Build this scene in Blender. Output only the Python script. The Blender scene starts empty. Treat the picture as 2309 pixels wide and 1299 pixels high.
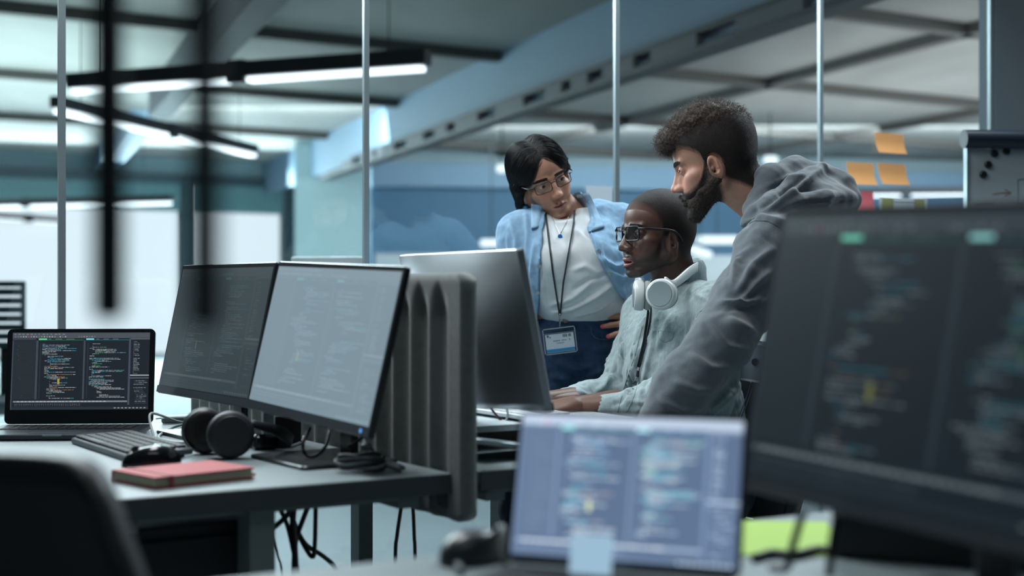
import bpy, math, random
import numpy as np
from mathutils import Vector, Matrix, Euler

# ------------------------------------------------------------------ camera, world, exposure
S = bpy.context.scene
C = S.collection
F, CX, CY, CAMZ = 3207.0, 1154.5, 649.5, 1.07
cam_data = bpy.data.cameras.new('camera')
cam_data.lens = 50.0
cam_data.sensor_width = 36.0
cam_data.clip_start = 0.05
cam_data.clip_end = 100
cam_data.dof.use_dof = True
cam_data.dof.focus_distance = 3.5
cam_data.dof.aperture_fstop = 2.1
cam = bpy.data.objects.new('camera', cam_data)
cam.location = (0, 0, CAMZ)
cam.rotation_euler = (math.radians(90), 0, 0)
C.objects.link(cam)
S.camera = cam
S.view_settings.view_transform = 'Standard'
S.view_settings.look = 'None'
S.view_settings.exposure = 0.0
S.view_settings.gamma = 1.0
S.cycles.use_denoising = True
S.cycles.max_bounces = 8
S.cycles.transparent_max_bounces = 24
S.cycles.sample_clamp_indirect = 4.0
S.cycles.caustics_reflective = False
S.cycles.caustics_refractive = False
w = bpy.data.worlds.new('world')
S.world = w
w.use_nodes = True
w.node_tree.nodes['Background'].inputs[0].default_value = (0.55, 0.72, 0.80, 1)
w.node_tree.nodes['Background'].inputs[1].default_value = 0.25


def area(name, loc, target, sx, sy, power, col, spread=180):
    l = bpy.data.lights.new(name, 'AREA')
    l.shape = 'RECTANGLE'
    l.size, l.size_y = sx, sy
    l.energy = power
    l.color = col
    l.spread = math.radians(spread)
    o = bpy.data.objects.new(name, l)
    o.location = loc
    d = Vector(target) - Vector(loc)
    o.rotation_euler = d.to_track_quat('-Z', 'Y').to_euler()
    C.objects.link(o)
    return o


COOL = (0.72, 0.90, 1.0)
# ceiling panels of the near office, over and beside the desks (outside the frame)
area('office_light_left', (-0.7, 3.0, 2.95), (0.1, 3.2, 0.9), 1.6, 0.5, 44, (0.95, 0.98, 1.0))
area('office_light_back', (1.3, 4.6, 3.0), (0.6, 3.4, 1.0), 1.6, 0.6, 70, (0.80, 0.93, 1.0))
area('office_light_rear', (0.2, 0.3, 3.0), (0.2, 2.4, 0.8), 1.4, 0.5, 6, (0.9, 0.96, 1.0))
# daylight coming in from the window wall of the far hall
area('hall_daylight', (-7, 21.0, 1.7), (-2.0, 6, 1.2), 9, 2.4, 900, (0.74, 0.94, 1.0))
# added fills, no source there: from the hall's right, and up at its ceiling
area('hall_fill_right', (14, 12.0, 1.7), (2.0, 14, 2.6), 9, 2.4, 700, (0.86, 0.94, 1.0))
area('ceiling_fill_left', (-4.5, 13.5, 2.2), (-4.4, 13.5, 3.2), 6, 3, 150, (0.72, 0.95, 0.97))
area('ceiling_fill_right', (5.0, 14.0, 1.9), (5.1, 14.0, 3.2), 7, 5, 150, (0.93, 0.96, 1.0))
area('blue_wall_fill', (4.0, 18.5, 2.9), (4.0, 22.5, 1.2), 9, 0.6, 300, (0.80, 0.92, 1.0))  # added fill that brightens the blue wall
area('column_fill', (-2.6, 16.5, 2.9), (-2.6, 21.0, 1.4), 3, 0.5, 70, (0.84, 0.97, 1.0))  # added fill that brightens the pale column
area('hall_fill_near', (-2.0, 5.2, 2.7), (0.0, 3.0, 1.1), 2.2, 0.8, 130, (0.88, 0.96, 1.0))  # added fill: highlight on the monitor back, rim light on the people


def at(px, py, Y):
    return Vector(((px - CX) / F * Y, Y, CAMZ - (py - CY) / F * Y))


def on(px, py, z=0.74):
    Y = (CAMZ - z) * F / (py - CY)
    return Vector(((px - CX) / F * Y, Y, z))


A0 = math.radians(31.5)
UD = Vector((-math.sin(A0), math.cos(A0), 0))      # along the desk row
VD = Vector((math.cos(A0), math.sin(A0), 0))       # across the desk row
C0 = Vector((-0.644, 2.205, 0))


def D(u, v, z=0.0):
    p = C0 + UD * u + VD * v
    p.z = z
    return p


# ------------------------------------------------------------------ materials
MATS = {}


def lin(c):
    return tuple((x / 12.92 if x <= 0.04045 else ((x + 0.055) / 1.055) ** 2.4) for x in [k / 255 for k in c])


def mat(name, rgb=None, rough=0.5, metal=0.0, spec=0.5, noise=None, bump=None, sheen=0.0, coat=0.0, sss=0.0, attr=None, transmission=0.0, stretch=(1, 1, 1)):
    """rgb is an sRGB 0-255 triple; noise = (scale, amount); bump = (scale, strength)."""
    if name in MATS:
        return MATS[name]
    m = bpy.data.materials.new(name)
    m.use_nodes = True
    nt = m.node_tree
    b = nt.nodes['Principled BSDF']
    col = lin(rgb) + (1,)
    b.inputs['Base Color'].default_value = col
    b.inputs['Roughness'].default_value = rough
    b.inputs['Metallic'].default_value = metal
    b.inputs['Specular IOR Level'].default_value = spec
    b.inputs['Sheen Weight'].default_value = sheen
    b.inputs['Coat Weight'].default_value = coat
    b.inputs['Transmission Weight'].default_value = transmission
    if sss:
        b.inputs['Subsurface Weight'].default_value = sss
        b.inputs['Subsurface Radius'].default_value = (0.012, 0.005, 0.003)
        b.inputs['Subsurface Scale'].default_value = 1.0
    tc = nt.nodes.new('ShaderNodeTexCoord')
    mp = nt.nodes.new('ShaderNodeMapping')
    mp.inputs['Scale'].default_value = stretch
    nt.links.new(tc.outputs['Object'], mp.inputs['Vector'])
    src = None
    if attr:
        a = nt.nodes.new('ShaderNodeVertexColor')
        a.layer_name = attr
        src = a.outputs['Color']
    if noise:
        n = nt.nodes.new('ShaderNodeTexNoise')
        n.inputs['Scale'].default_value = noise[0]
        n.inputs['Detail'].default_value = 5
        nt.links.new(mp.outputs[0], n.inputs['Vector'])
        r = nt.nodes.new('ShaderNodeMapRange')
        r.inputs[1].default_value = 0.3
        r.inputs[2].default_value = 0.7
        r.inputs[3].default_value = 1 - noise[1]
        r.inputs[4].default_value = 1 + noise[1]
        nt.links.new(n.outputs['Fac'], r.inputs[0])
        mx = nt.nodes.new('ShaderNodeMix')
        mx.data_type = 'RGBA'
        mx.blend_type = 'MULTIPLY'
        mx.inputs[0].default_value = 1
        if src:
            nt.links.new(src, mx.inputs[6])
        else:
            mx.inputs[6].default_value = col
        nt.links.new(r.outputs[0], mx.inputs[7])
        src = mx.outputs[2]
    if src:
        nt.links.new(src, b.inputs['Base Color'])
    if bump:
        n2 = nt.nodes.new('ShaderNodeTexNoise')
        n2.inputs['Scale'].default_value = bump[0]
        n2.inputs['Detail'].default_value = 4
        nt.links.new(mp.outputs[0], n2.inputs['Vector'])
        bp = nt.nodes.new('ShaderNodeBump')
        bp.inputs['Strength'].default_value = bump[1]
        bp.inputs['Distance'].default_value = 0.002
        nt.links.new(n2.outputs['Fac'], bp.inputs['Height'])
        nt.links.new(bp.outputs[0], b.inputs['Normal'])
    MATS[name] = m
    return m


def emit(name, rgb, s=1.0):
    if name in MATS:
        return MATS[name]
    m = bpy.data.materials.new(name)
    m.use_nodes = True
    b = m.node_tree.nodes['Principled BSDF']
    c = lin(rgb) + (1,)
    b.inputs['Base Color'].default_value = (0.01, 0.01, 0.01, 1)
    b.inputs['Roughness'].default_value = 0.35
    b.inputs['Emission Color'].default_value = c
    b.inputs['Emission Strength'].default_value = s
    MATS[name] = m
    return m


def glass_mat(name, tint=(0.93, 0.97, 0.97), gloss=0.06, rough=0.0):
    if name in MATS:
        return MATS[name]
    m = bpy.data.materials.new(name)
    m.use_nodes = True
    nt = m.node_tree
    nt.nodes.remove(nt.nodes['Principled BSDF'])
    out = nt.nodes['Material Output']
    t = nt.nodes.new('ShaderNodeBsdfTransparent')
    t.inputs[0].default_value = tint + (1,)
    g = nt.nodes.new('ShaderNodeBsdfGlossy')
    g.inputs['Roughness'].default_value = rough
    mx = nt.nodes.new('ShaderNodeMixShader')
    fr = nt.nodes.new('ShaderNodeLayerWeight')
    fr.inputs[0].default_value = 0.5
    pw = nt.nodes.new('ShaderNodeMath')
    pw.operation = 'POWER'
    pw.inputs[1].default_value = 4
    nt.links.new(fr.outputs['Facing'], pw.inputs[0])
    mul = nt.nodes.new('ShaderNodeMapRange')
    mul.inputs[3].default_value = gloss
    mul.inputs[4].default_value = 0.9
    nt.links.new(pw.outputs[0], mul.inputs[0])
    nt.links.new(mul.outputs[0], mx.inputs[0])
    nt.links.new(t.outputs[0], mx.inputs[1])
    nt.links.new(g.outputs[0], mx.inputs[2])
    nt.links.new(mx.outputs[0], out.inputs[0])
    MATS[name] = m
    return m


# ------------------------------------------------------------------ mesh helpers
class MB:
    def __init__(s):
        s.v, s.f, s.m = [], [], []
        s.mi = 0

    def add(s, vs, fs):
        n = len(s.v)
        s.v += [tuple(v) for v in vs]
        s.f += [tuple(i + n for i in f) for f in fs]
        s.m += [s.mi] * len(fs)
        return s

    def box(s, c, d, R=None):
        c = Vector(c)
        vs = []
        for k in range(8):
            p = Vector(((k & 1) - .5, ((k >> 1) & 1) - .5, ((k >> 2) & 1) - .5))
            p = Vector((p.x * d[0], p.y * d[1], p.z * d[2]))
            if R is not None:
                p = R @ p
            vs.append(c + p)
        return s.add(vs, [(0, 2, 3, 1), (4, 5, 7, 6), (0, 1, 5, 4), (2, 6, 7, 3), (0, 4, 6, 2), (1, 3, 7, 5)])

    def tube(s, pts, r, n=8, closed=False, smooth=4):
        pts = [Vector(p) for p in pts]
        if smooth and len(pts) > 2:
            pts = spline(pts, smooth)
        rr = r if isinstance(r, (list, tuple)) else None
        up = Vector((0, 0, 1))
        rings = []
        N = len(pts)
        t0 = (pts[1] - pts[0]).normalized()
        if abs(t0.z) > .9:
            up = Vector((1, 0, 0))
        a = (up - t0 * up.dot(t0)).normalized()
        for i, p in enumerate(pts):
            t = (pts[min(i + 1, N - 1)] - pts[max(i - 1, 0)])
            t = t.normalized() if t.length > 1e-9 else t0
            a = (a - t * a.dot(t))
            a = a.normalized() if a.length > 1e-6 else t.orthogonal().normalized()
            b = t.cross(a)
            if rr:
                q = i / (N - 1) * (len(rr) - 1)
                j = min(int(q), len(rr) - 2)
                R = rr[j] + (rr[j + 1] - rr[j]) * (q - j)
            else:
                R = r
            rings.append([p + (a * math.cos(2 * math.pi * k / n) + b * math.sin(2 * math.pi * k / n)) * R for k in range(n)])
        vs = [q for ring in rings for q in ring]
        fs = []
        for i in range(N - 1):
            for k in range(n):
                fs.append((i * n + k, i * n + (k + 1) % n, (i + 1) * n + (k + 1) % n, (i + 1) * n + k))
        fs.append(tuple(range(n - 1, -1, -1)))
        fs.append(tuple((N - 1) * n + k for k in range(n)))
        return s.add(vs, fs)

    def cyl(s, a, b, r, n=24, r2=None):
        return s.tube([a, b], [r, r if r2 is None else r2], n, smooth=0)

    def lathe(s, prof, M=None, n=40):
        """prof: (radius, height) about local z."""
        vs = []
        for (r, h) in prof:
            for k in range(n):
                p = Vector((r * math.cos(2 * math.pi * k / n), r * math.sin(2 * math.pi * k / n), h))
                vs.append(M @ p if M else p)
        fs = []
        for i in range(len(prof) - 1):
            for k in range(n):
                fs.append((i * n + k, i * n + (k + 1) % n, (i + 1) * n + (k + 1) % n, (i + 1) * n + k))
        fs.append(tuple(range(n - 1, -1, -1)))
        fs.append(tuple((len(prof) - 1) * n + k for k in range(n)))
        return s.add(vs, fs)

    def rslab(s, w, h, d, r, M=None, n=6, inset=0.0):
        """rounded rectangle w x h in local XY, thickness d along local z (centred)."""
        pts = []
        for (sx, sy, a0) in ((1, 1, 0), (-1, 1, 90), (-1, -1, 180), (1, -1, 270)):
            for k in range(n + 1):
                a = math.radians(a0 + 90 * k / n)
                pts.append((sx * (w / 2 - r) + r * math.cos(a), sy * (h / 2 - r) + r * math.sin(a)))
        N = len(pts)
        vs = []
        for (z, k) in ((-d / 2, inset), (-d / 2 + inset, 0), (d / 2 - inset, 0), (d / 2, inset)) if inset else ((-d / 2, 0), (d / 2, 0)):
            for (x, y) in pts:
                f = Vector((x * (1 - 2 * k / w), y * (1 - 2 * k / h), z))
                vs.append(M @ f if M else f)
        L = 4 if inset else 2
        fs = []
        for i in range(L - 1):
            for k in range(N):
                fs.append((i * N + k, i * N + (k + 1) % N, (i + 1) * N + (k + 1) % N, (i + 1) * N + k))
        fs.append(tuple(range(N - 1, -1, -1)))
        fs.append(tuple((L - 1) * N + k for k in range(N)))
        return s.add(vs, fs)

    def quad(s, a, b, c, d):
        return s.add([a, b, c, d], [(0, 1, 2, 3)])


def spline(pts, k):
    out = []
    n = len(pts)
    for i in range(n - 1):
        p0, p1, p2, p3 = pts[max(i - 1, 0)], pts[i], pts[i + 1], pts[min(i + 2, n - 1)]
        for j in range(k):
            t = j / k
            out.append(.5 * ((2 * p1) + (p2 - p0) * t + (2 * p0 - 5 * p1 + 4 * p2 - p3) * t * t + (3 * p1 - p0 - 3 * p2 + p3) * t ** 3))
    out.append(pts[-1])
    return out


ROOTS = {}


def link_mesh(name, me, mats, parent, bevel=0, smooth=False):
    for m in (mats if isinstance(mats, (list, tuple)) else [mats]):
        me.materials.append(m)
    o = bpy.data.objects.new(name, me)
    C.objects.link(o)
    if parent is not None:
        o.parent = parent
    if smooth:
        me.polygons.foreach_set('use_smooth', [True] * len(me.polygons))
    if bevel:
        bv = o.modifiers.new('bevel', 'BEVEL')
        bv.width = bevel
        bv.segments = 3
        bv.limit_method = 'ANGLE'
        bv.angle_limit = math.radians(40)
        bv.harden_normals = False
    return o


def build(mb, name, mats, parent=None, bevel=0, smooth=False, world=False):
    """world=True: the vertices are world coordinates although the object has a parent."""
    v = mb.v
    if world and parent is not None:
        inv = wm(parent).inverted()
        v = [tuple(inv @ Vector(p)) for p in v]
    me = bpy.data.meshes.new(name)
    me.from_pydata(v, [], mb.f)
    if any(mb.m):
        me.polygons.foreach_set('material_index', mb.m)
    me.update()
    return link_mesh(name, me, mats, parent, bevel, smooth)


def wm(o):
    M = o.matrix_basis.copy()
    while o.parent is not None:
        o = o.parent
        M = o.matrix_basis @ M
    return M


def tag(o, label, cat, group=None):
    o['label'] = label
    o['category'] = cat
    if group:
        o['group'] = group
    return o


def thing(name, label, cat, loc=(0, 0, 0), rz=0.0, group=None, rot=None):
    o = bpy.data.objects.new(name, None)
    o.empty_display_size = 0.1
    C.objects.link(o)
    o.location = loc
    o.rotation_euler = rot if rot else (0, 0, rz)
    return tag(o, label, cat, group)


def struct(name, mb, m, bevel=0, parent=None, smooth=False):
    o = build(mb, name, m, parent, bevel, smooth)
    if parent is None:
        o['kind'] = 'structure'
    return o


def top(name, mb, m, label, cat, bevel=0, smooth=False, group=None, loc=None):
    """one-mesh thing; vertices given in world space are moved to a local origin at its base centre"""
    xs = [v[0] for v in mb.v]
    ys = [v[1] for v in mb.v]
    zs = [v[2] for v in mb.v]
    c = Vector(((min(xs) + max(xs)) / 2, (min(ys) + max(ys)) / 2, min(zs)))
    mb.v = [(x - c.x, y - c.y, z - c.z) for (x, y, z) in mb.v]
    o = build(mb, name, m, None, bevel, smooth)
    o.location = c
    return tag(o, label, cat, group)
# ------------------------------------------------------------------ the setting
FD_GLASS = 3.77
M_conc = mat('ceiling_concrete', (160, 158, 154), .8, noise=(0.8, .22), bump=(6, .3), stretch=(1, .35, 1))
M_rib = mat('ceiling_rib', (88, 84, 80), .7)
M_bulk = mat('bulkhead_paint', (122, 150, 172), .6)
M_dark = mat('dark_metal', (30, 34, 38), .5, metal=.3)
M_floor = mat('pale_floor', (140, 154, 160), .55, noise=(1.5, .04))
M_frame = mat('partition_aluminium', (150, 166, 172), .35, metal=.6)
M_glass = glass_mat('clear_glass')
M_wallg = mat('hall_wall_grey', (150, 170, 176), .7)
M_blue = mat('blue_wall_paint', (66, 106, 134), .6)
M_blind = mat('roller_blind', (108, 142, 146), .8)
M_win = emit('window_daylight', (216, 227, 236), 1.3)
M_winf = mat('window_frame_paint', (48, 72, 80), .5)
M_tube = emit('lamp_tube', (236, 246, 255), 2.6)

ZC = 3.2


def vline(perp, s0, s1, z0, z1, th, mb=None):
    """box along VD at perpendicular distance perp from the camera, from along-coordinate s0 to s1"""
    mb = mb or MB()
    c = UD * perp + VD * ((s0 + s1) / 2)
    c.z = (z0 + z1) / 2
    mb.box(c, (s1 - s0, th, z1 - z0), Matrix.Rotation(A0, 3, 'Z'))
    return mb


def perp_pt(px, perp):
    """the point of the vertical plane (parallel to VD) at perp that lies below/above image column px"""
    k = (px - CX) / F
    Y = perp / (UD.x * k + UD.y)
    return Vector((k * Y, Y, 0))


def s_of(px, perp):
    return perp_pt(px, perp).dot(VD)


mb = MB().quad((-30, -4, 0), (34, -4, 0), (34, 44, 0), (-30, 44, 0))
struct('floor', mb, M_floor)
mb = MB()
mb.box((2, 20, ZC + .1), (64, 48, .2))
struct('ceiling', mb, M_conc)
struct('wall_rear', MB().box((2, -3.5, 1.6), (60, .1, 3.2)), mat('rear_wall_paint', (70, 82, 90), .8))
struct('wall_left', MB().box((-27, 20, 1.6), (.1, 48, 3.2)), M_wallg)
struct('wall_right', MB().box((30, 20, 1.6), (.1, 48, 3.2)), M_wallg)
# ceiling ribs parallel to the glass
for i, p in enumerate((7.9, 11.0, 14.4, 18.0)):
    struct('trim_%d' % (i + 1), vline(p, -16, 30, ZC - .09, ZC, .12), M_rib)
# long members running away to the left
WD = Vector((-math.sin(math.radians(19.9)), math.cos(math.radians(19.9)), 0))
WN = Vector((math.cos(math.radians(19.9)), math.sin(math.radians(19.9)), 0))


def wbox(a, t0, t1, z0, z1, th, mb=None):
    mb = mb or MB()
    c = WN * a + WD * ((t0 + t1) / 2)
    c.z = (z0 + z1) / 2
    return mb.box(c, (th, t1 - t0, z1 - z0), Matrix.Rotation(math.radians(19.9), 3, 'Z'))


struct('trim_5', wbox(7.4, 5, 24, ZC - .09, ZC, .12), M_rib)
struct('trim_6', wbox(10.9, 5, 24, ZC - .09, ZC, .12), M_rib)
struct('trim_7', wbox(4.30, 4.5, 24.6, 2.66, ZC, .08), M_bulk)
bt = thing('cable_tray', 'dark cable tray with pale gaps running under the blue bulkhead', 'cable tray')
build(wbox(4.24, 4.5, 19.2, 2.56, 2.60, .16), 'tray_rail', M_dark, bt)
build(wbox(4.24, 4.5, 17.6, 2.69, 2.73, .10), 'upper_rail', M_dark, bt)
mbp = MB()
rng = random.Random(4)
t = 5.0
while t < 17.5:
    L = rng.uniform(.25, .9)
    wbox(4.20, t, t + L * .9, 2.60, 2.69, .06, mbp)
    t += L + rng.uniform(.12, .5)
    build(mbp, 'cable_run', mat('tray_cables', (70, 74, 82), .6), bt)
    mbp = MB()
struct('trim_8', wbox(1.62, 8.5, 15.5, 2.88, ZC, .22), mat('dark_beam_paint', (44, 52, 60), .7))
mb = wbox(1.78, 9.5, 15.5, 2.98, 3.02, .05)
top('beam_gleam', mb, mat('pale_gleam', (190, 206, 206), .5), 'thin pale strip for the gleam along the dark ceiling beam at upper left', 'gleam strip')  # pale strip stands in for the gleam beside the beam
wbx = wbox(1.62, 17.5, 23.5, 2.95, ZC, .3)
struct('trim_9', wbx, M_bulk)

# glass partition
gp = thing('glass_partition', 'floor-to-ceiling clear glass partition behind the people and desks', 'glass wall')
gp.name = 'glass_partition'
mx = [139, 825, 1390, 1850, 2235]
ss = [s_of(p, FD_GLASS) for p in mx]
L = (ss[-1] - ss[0]) / 4
ss = [ss[0] - L] + ss
widths = [16, 16, 13, 12, 11, 16]
for i, s in enumerate(ss):
    px = 139 if i == 0 else mx[i - 1]
    Y = perp_pt(px, FD_GLASS).y
    wd = widths[i] / F * Y
    build(vline(FD_GLASS, s - wd / 2, s + wd / 2, 0, ZC, .012), 'mullion', M_frame, gp)
for i in range(len(ss) - 1):
    build(vline(FD_GLASS, ss[i] + .008, ss[i + 1] - .008, .012, ZC - .005, .006), 'pane', M_glass, gp)
build(vline(FD_GLASS, ss[0], ss[-1], 0, .012, .03), 'floor_track', M_frame, gp)
# plain wall right of the glass
struct('wall_partition', vline(FD_GLASS + .03, ss[-1] + .012, ss[-1] + 3.0, 0, ZC, .08), mat('grey_panel', (92, 108, 118), .6))

# far window wall (parallel to the glass) 22.8 m out
FW = 22.8


def fz(px, py, perp=FW):
    Y = perp_pt(px, perp).y
    return CAMZ - (py - CY) / F * Y


s0 = s_of(-260, FW)
edges = [-260, -20, 413, 440, 640, 675]
sw = [s_of(e, FW) for e in edges]
SW0 = s_of(-2600, FW)
zt, zb = fz(300, 474), fz(300, 812)
zhead = fz(300, 398)
struct('wall_back', vline(FW + .15, SW0, sw[5] + .1, zhead, ZC, .1), M_wallg)
struct('trim_10', vline(FW + .03, SW0, sw[5], zhead - .10, zhead + .06, .12), M_winf)
struct('wall_sill', vline(FW + .15, SW0, sw[5], 0, zb, .1), M_wallg)
struct('trim_11', vline(FW, SW0, sw[5], zb - .12, zb + .10, .1), M_winf)
k = 0
for (a, b) in ((0, 1), (1, 2), (3, 4)):
    k += 1
    wo = struct('window_%d' % k, vline(FW + .08, sw[a] + .05, sw[b] - .05, zb + .1, zhead - .1, .02), M_win)
    bo = top('roller_blind', vline(FW - .02, sw[a] + .03, sw[b] - .03, zt, zhead - .1, .02), M_blind,
             ['grey-green roller blind over the far window at the left edge', 'grey-green roller blind over the wide far window', 'grey-green roller blind over the narrow far window beside the column'][k - 1], 'roller blind', group='roller blinds on the far windows')
for (a, b) in ((2, 3), (4, 5)):
    struct('trim_%d' % (12 + a), vline(FW + .02, sw[a], sw[b], 0, zhead, .12), M_winf)
mm = perp_pt(-20, FW)
struct('trim_20', vline(FW + .02, sw[1] - .06, sw[1] + .06, 0, zhead, .1), M_winf)
# pale column between window wall and blue wall
for j in range(4):
    a_, b_ = SW0 + (sw[0] - SW0) * j / 4, SW0 + (sw[0] - SW0) * (j + 1) / 4
    struct('window_%d' % (4 + j), vline(FW + .08, a_ + .12, b_ - .05, zb + .1, zhead - .1, .02), M_win)  # glowing panes added out of view for the monitor back to reflect
    struct('trim_%d' % (23 + j), vline(FW + .02, b_ - .06, b_ + .06, 0, zhead, .1), M_winf)
pc = at(750, 600, 21.0)
struct('wall_column', MB().box((pc.x, pc.y, ZC / 2), (150 / F * 21, .9, ZC)), mat('column_paint', (176, 204, 208), .7))
# blue wall of the hall and pale counter beneath it
bw0, bw1 = at(836, 600, 21.5), at(2700, 600, 24.5)
dirb = (bw1 - bw0)
dirb.z = 0
ln = dirb.length
Rb = Matrix.Rotation(math.atan2(dirb.y, dirb.x), 3, 'Z')
midb = (bw0 + bw1) / 2


def bwall(z0, z1, off, th):
    c = midb + Rb @ Vector((0, off, 0))
    c.z = (z0 + z1) / 2
    return MB().box(c, (ln, th, z1 - z0), Rb)


struct('wall_blue', bwall(0, 2.60, .1, .1), M_blue)
struct('trim_21', bwall(2.60, 2.95, 0, .5), M_bulk)
struct('trim_22', bwall(2.95, ZC, .3, .1), M_wallg)
cc = Rb @ Vector((0, -.5, 0))
top('low_partition', bwall(.02, 1.58, -.55, .08), mat('pale_panel', (178, 182, 184), .7), 'long pale low partition standing in front of the blue wall', 'partition')

# ------------------------------------------------------------------ hall lamps


def lamp(p0, p1, label, power=30, hw=.075, hh=.075, tubew=.06, joint=.5, tz=.03, hanger=True):
    p0, p1 = Vector(p0), Vector(p1)
    mid = (p0 + p1) / 2
    d = p1 - p0
    R = Matrix.Rotation(math.atan2(d.y, d.x), 4, 'Z')
    r = thing('linear_lamp', label, 'pendant lamp', mid, math.atan2(d.y, d.x), 'black linear pendant lamps in the hall')
    Ln = d.length
    hs = MB().box((0, 0, hh / 2 + tz / 2), (Ln, hw, hh))
    build(hs, 'housing', M_dark, r, bevel=.008)
    build(MB().rslab(Ln * .5 - .10, tubew, tz, .025, Matrix.Translation((-Ln / 4 - .02, 0, -tz * .2))), 'tube', M_tube, r)
    build(MB().rslab(Ln * .5 - .10, tubew, tz, .025, Matrix.Translation((Ln / 4 + .02, 0, -tz * .2))), 'tube', M_tube, r)
    build(MB().box((0, 0, hh / 2), (.14, hw * 1.2, hh * 1.5)), 'joint', M_dark, r, bevel=.01)
    if hanger:
        for sx in (-.4, .4):
            build(MB().cyl((Ln * sx, 0, hh), (Ln * sx, 0, ZC - .03 - mid.z), .004, 6), 'suspension_wire', M_dark, r)
    l = bpy.data.lights.new('lamp_light', 'AREA')
    l.shape = 'RECTANGLE'
    l.size, l.size_y, l.energy, l.color = Ln, .06, power, (0.75, .93, 1)
    lo = bpy.data.objects.new('lamp_light', l)
    lo.location = (0, 0, -.06)
    lo.parent = r
    C.objects.link(lo)
    return r


def lp(px, py, z):
    Y = (z - CAMZ) * F / (CY - py)
    return Vector(((px - CX) / F * Y, Y, z))


ZL = 2.42
lamp(lp(158, 205, ZL), lp(966, 152, ZL), 'long black linear lamp, nearest one, crossing the first glass mullion', 60, hw=.10, hh=.10, tubew=.085)
lamp(lp(124, 247, ZL), lp(574, 350, ZL), 'black linear lamp sloping down to the right below the nearest lamp', 60, hw=.10, hh=.09, tubew=.085)
lamp(lp(-240, 472, 2.22), lp(390, 457, 2.22), 'black linear lamp in front of the blinds, its lit end at the wide window', 50, hw=.14, hh=.09, tubew=.11)
lamp(lp(-200, 480, 2.1), lp(272, 512, 2.1), 'dark thin linear lamp hanging in front of the bright far window', 10, hw=.12, hh=.08, tubew=.05, tz=.012)
lamp(lp(1760, 442, 2.42), lp(2330, 438, 2.42), 'black linear lamp seen between the sticky notes and the flip chart', 50, hw=.12, hh=.10, tubew=.10, joint=.45)


def spot_lamp(px, py, Y, w, h, label, ang=0, grp='bright lamps reflected light by the blue wall'):
    p = at(px, py, Y)
    r = thing('tube_lamp', label, 'lamp', p)
    Ry = Matrix.Rotation(math.radians(ang), 4, 'Y')
    M = Ry @ Matrix.Rotation(math.radians(90), 4, 'X')
    build(MB().rslab(w, h, .05, h * .45, M), 'tube', emit('far_tube', (235, 248, 255), 1.6), r)
    build(MB().box((0, .05, 0), (w * 1.02, .05, h * 1.05), Ry.to_3x3()), 'housing', mat('pale_housing', (150, 170, 180), .5), r)
    build(MB().cyl((0, .05, h / 2), (0, .05, ZC - .03 - p.z), .008, 6), 'suspension_wire', M_dark, r)


spot_lamp(1108, 548, 19, .30, .10, 'short white tube lamp left of the woman against the blue wall')
spot_lamp(1618, 541, 19, .56, .11, 'white tube lamp between the seated man and the grey hoodie')
spot_lamp(1580, 568, 18.5, .30, .10, 'short tilted white lamp just behind the seated man\'s neck', ang=18)
spot_lamp(1132, 380, 17, .14, .10, 'small round bright lamp left of the woman\'s hair')
spot_lamp(1738, 360, 17, .17, .09, 'small bright lamp behind the bearded man\'s nape')

# black rods hanging close to the lens
for (px, yb, Y, r, lab) in ((245, 722, .86, .0100, 'black hanging rod close to the camera, left of the two'), (462, 745, .72, .0085, 'black hanging rod close to the camera, right of the two')):
    p = at(px, yb, Y)
    mbr = MB().lathe([(r * .6, 0), (r, .004), (r, ZC - p.z)], Matrix.Translation(p), 20)
    top('hanging_rod', mbr, mat('black_rod', (12, 15, 17), .6), lab, 'rod', smooth=True)

# far furniture behind the glass on the left
ch = thing('mesh_chair', 'teal mesh-backed office chair far behind the glass at the left edge', 'chair', (at(8, 700, 7.2).x, 7.2, 0))
M_teal = mat('teal_mesh', (38, 66, 74), .8)
fr = MB()
for k in range(7):
    fr.box((0, 0, .78 + k * .045), (.20, .02, .034))
fr.box((-.10, 0, .92), (.02, .03, .36)).box((.10, 0, .92), (.02, .03, .36)).box((0, 0, 1.09), (.22, .03, .03))
build(fr, 'backrest', M_teal, ch, bevel=.006)
build(MB().rslab(.5, .5, .06, .08, Matrix.Translation((0, -.26, .5))), 'seat', M_teal, ch)
build(MB().box((0, .03, .64), (.05, .02, .30)), 'back_support', M_dark, ch)
build(MB().cyl((0, -.26, .06), (0, -.26, .48), .03), 'column', M_dark, ch)
for k in range(5):
    a = k * 2 * math.pi / 5 + .3
    e = Vector((.28 * math.cos(a), -.26 + .28 * math.sin(a), .05))
    build(MB().cyl((0, -.26, .08), e, .018, 10), 'leg', M_dark, ch)

# desk and white-backed monitor in the next room, seen over the near monitors
p = at(742, 700, 5.0)
td = thing('round_table', 'small table on a grey column beyond the glass, behind the desk monitors', 'table', (at(818, 700, 5.0).x, 5.0, 0))
build(MB().lathe([(.36, .715), (.37, .72), (.37, .738), (.36, .74)]), 'tabletop', M_frame, td, smooth=False)
build(MB().cyl((0, 0, .01), (0, 0, .716), .022), 'column', M_frame, td)
build(MB().lathe([(.19, 0), (.19, .01), (.03, .02)]), 'base', M_frame, td)
# ------------------------------------------------------------------ desks
M_top = mat('desk_laminate', (134, 148, 152), .42, noise=(30, .03))
M_edge = mat('desk_edge_band', (62, 70, 72), .5)
M_leg = mat('desk_leg_paint', (112, 122, 122), .5)
M_blk = mat('black_plastic', (20, 23, 26), .38)
M_blks = mat('black_satin', (28, 31, 36), .28)
M_ped = mat('black_cabinet', (20, 24, 28), .55)
RD = Matrix.Rotation(A0, 3, 'Z')


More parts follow.
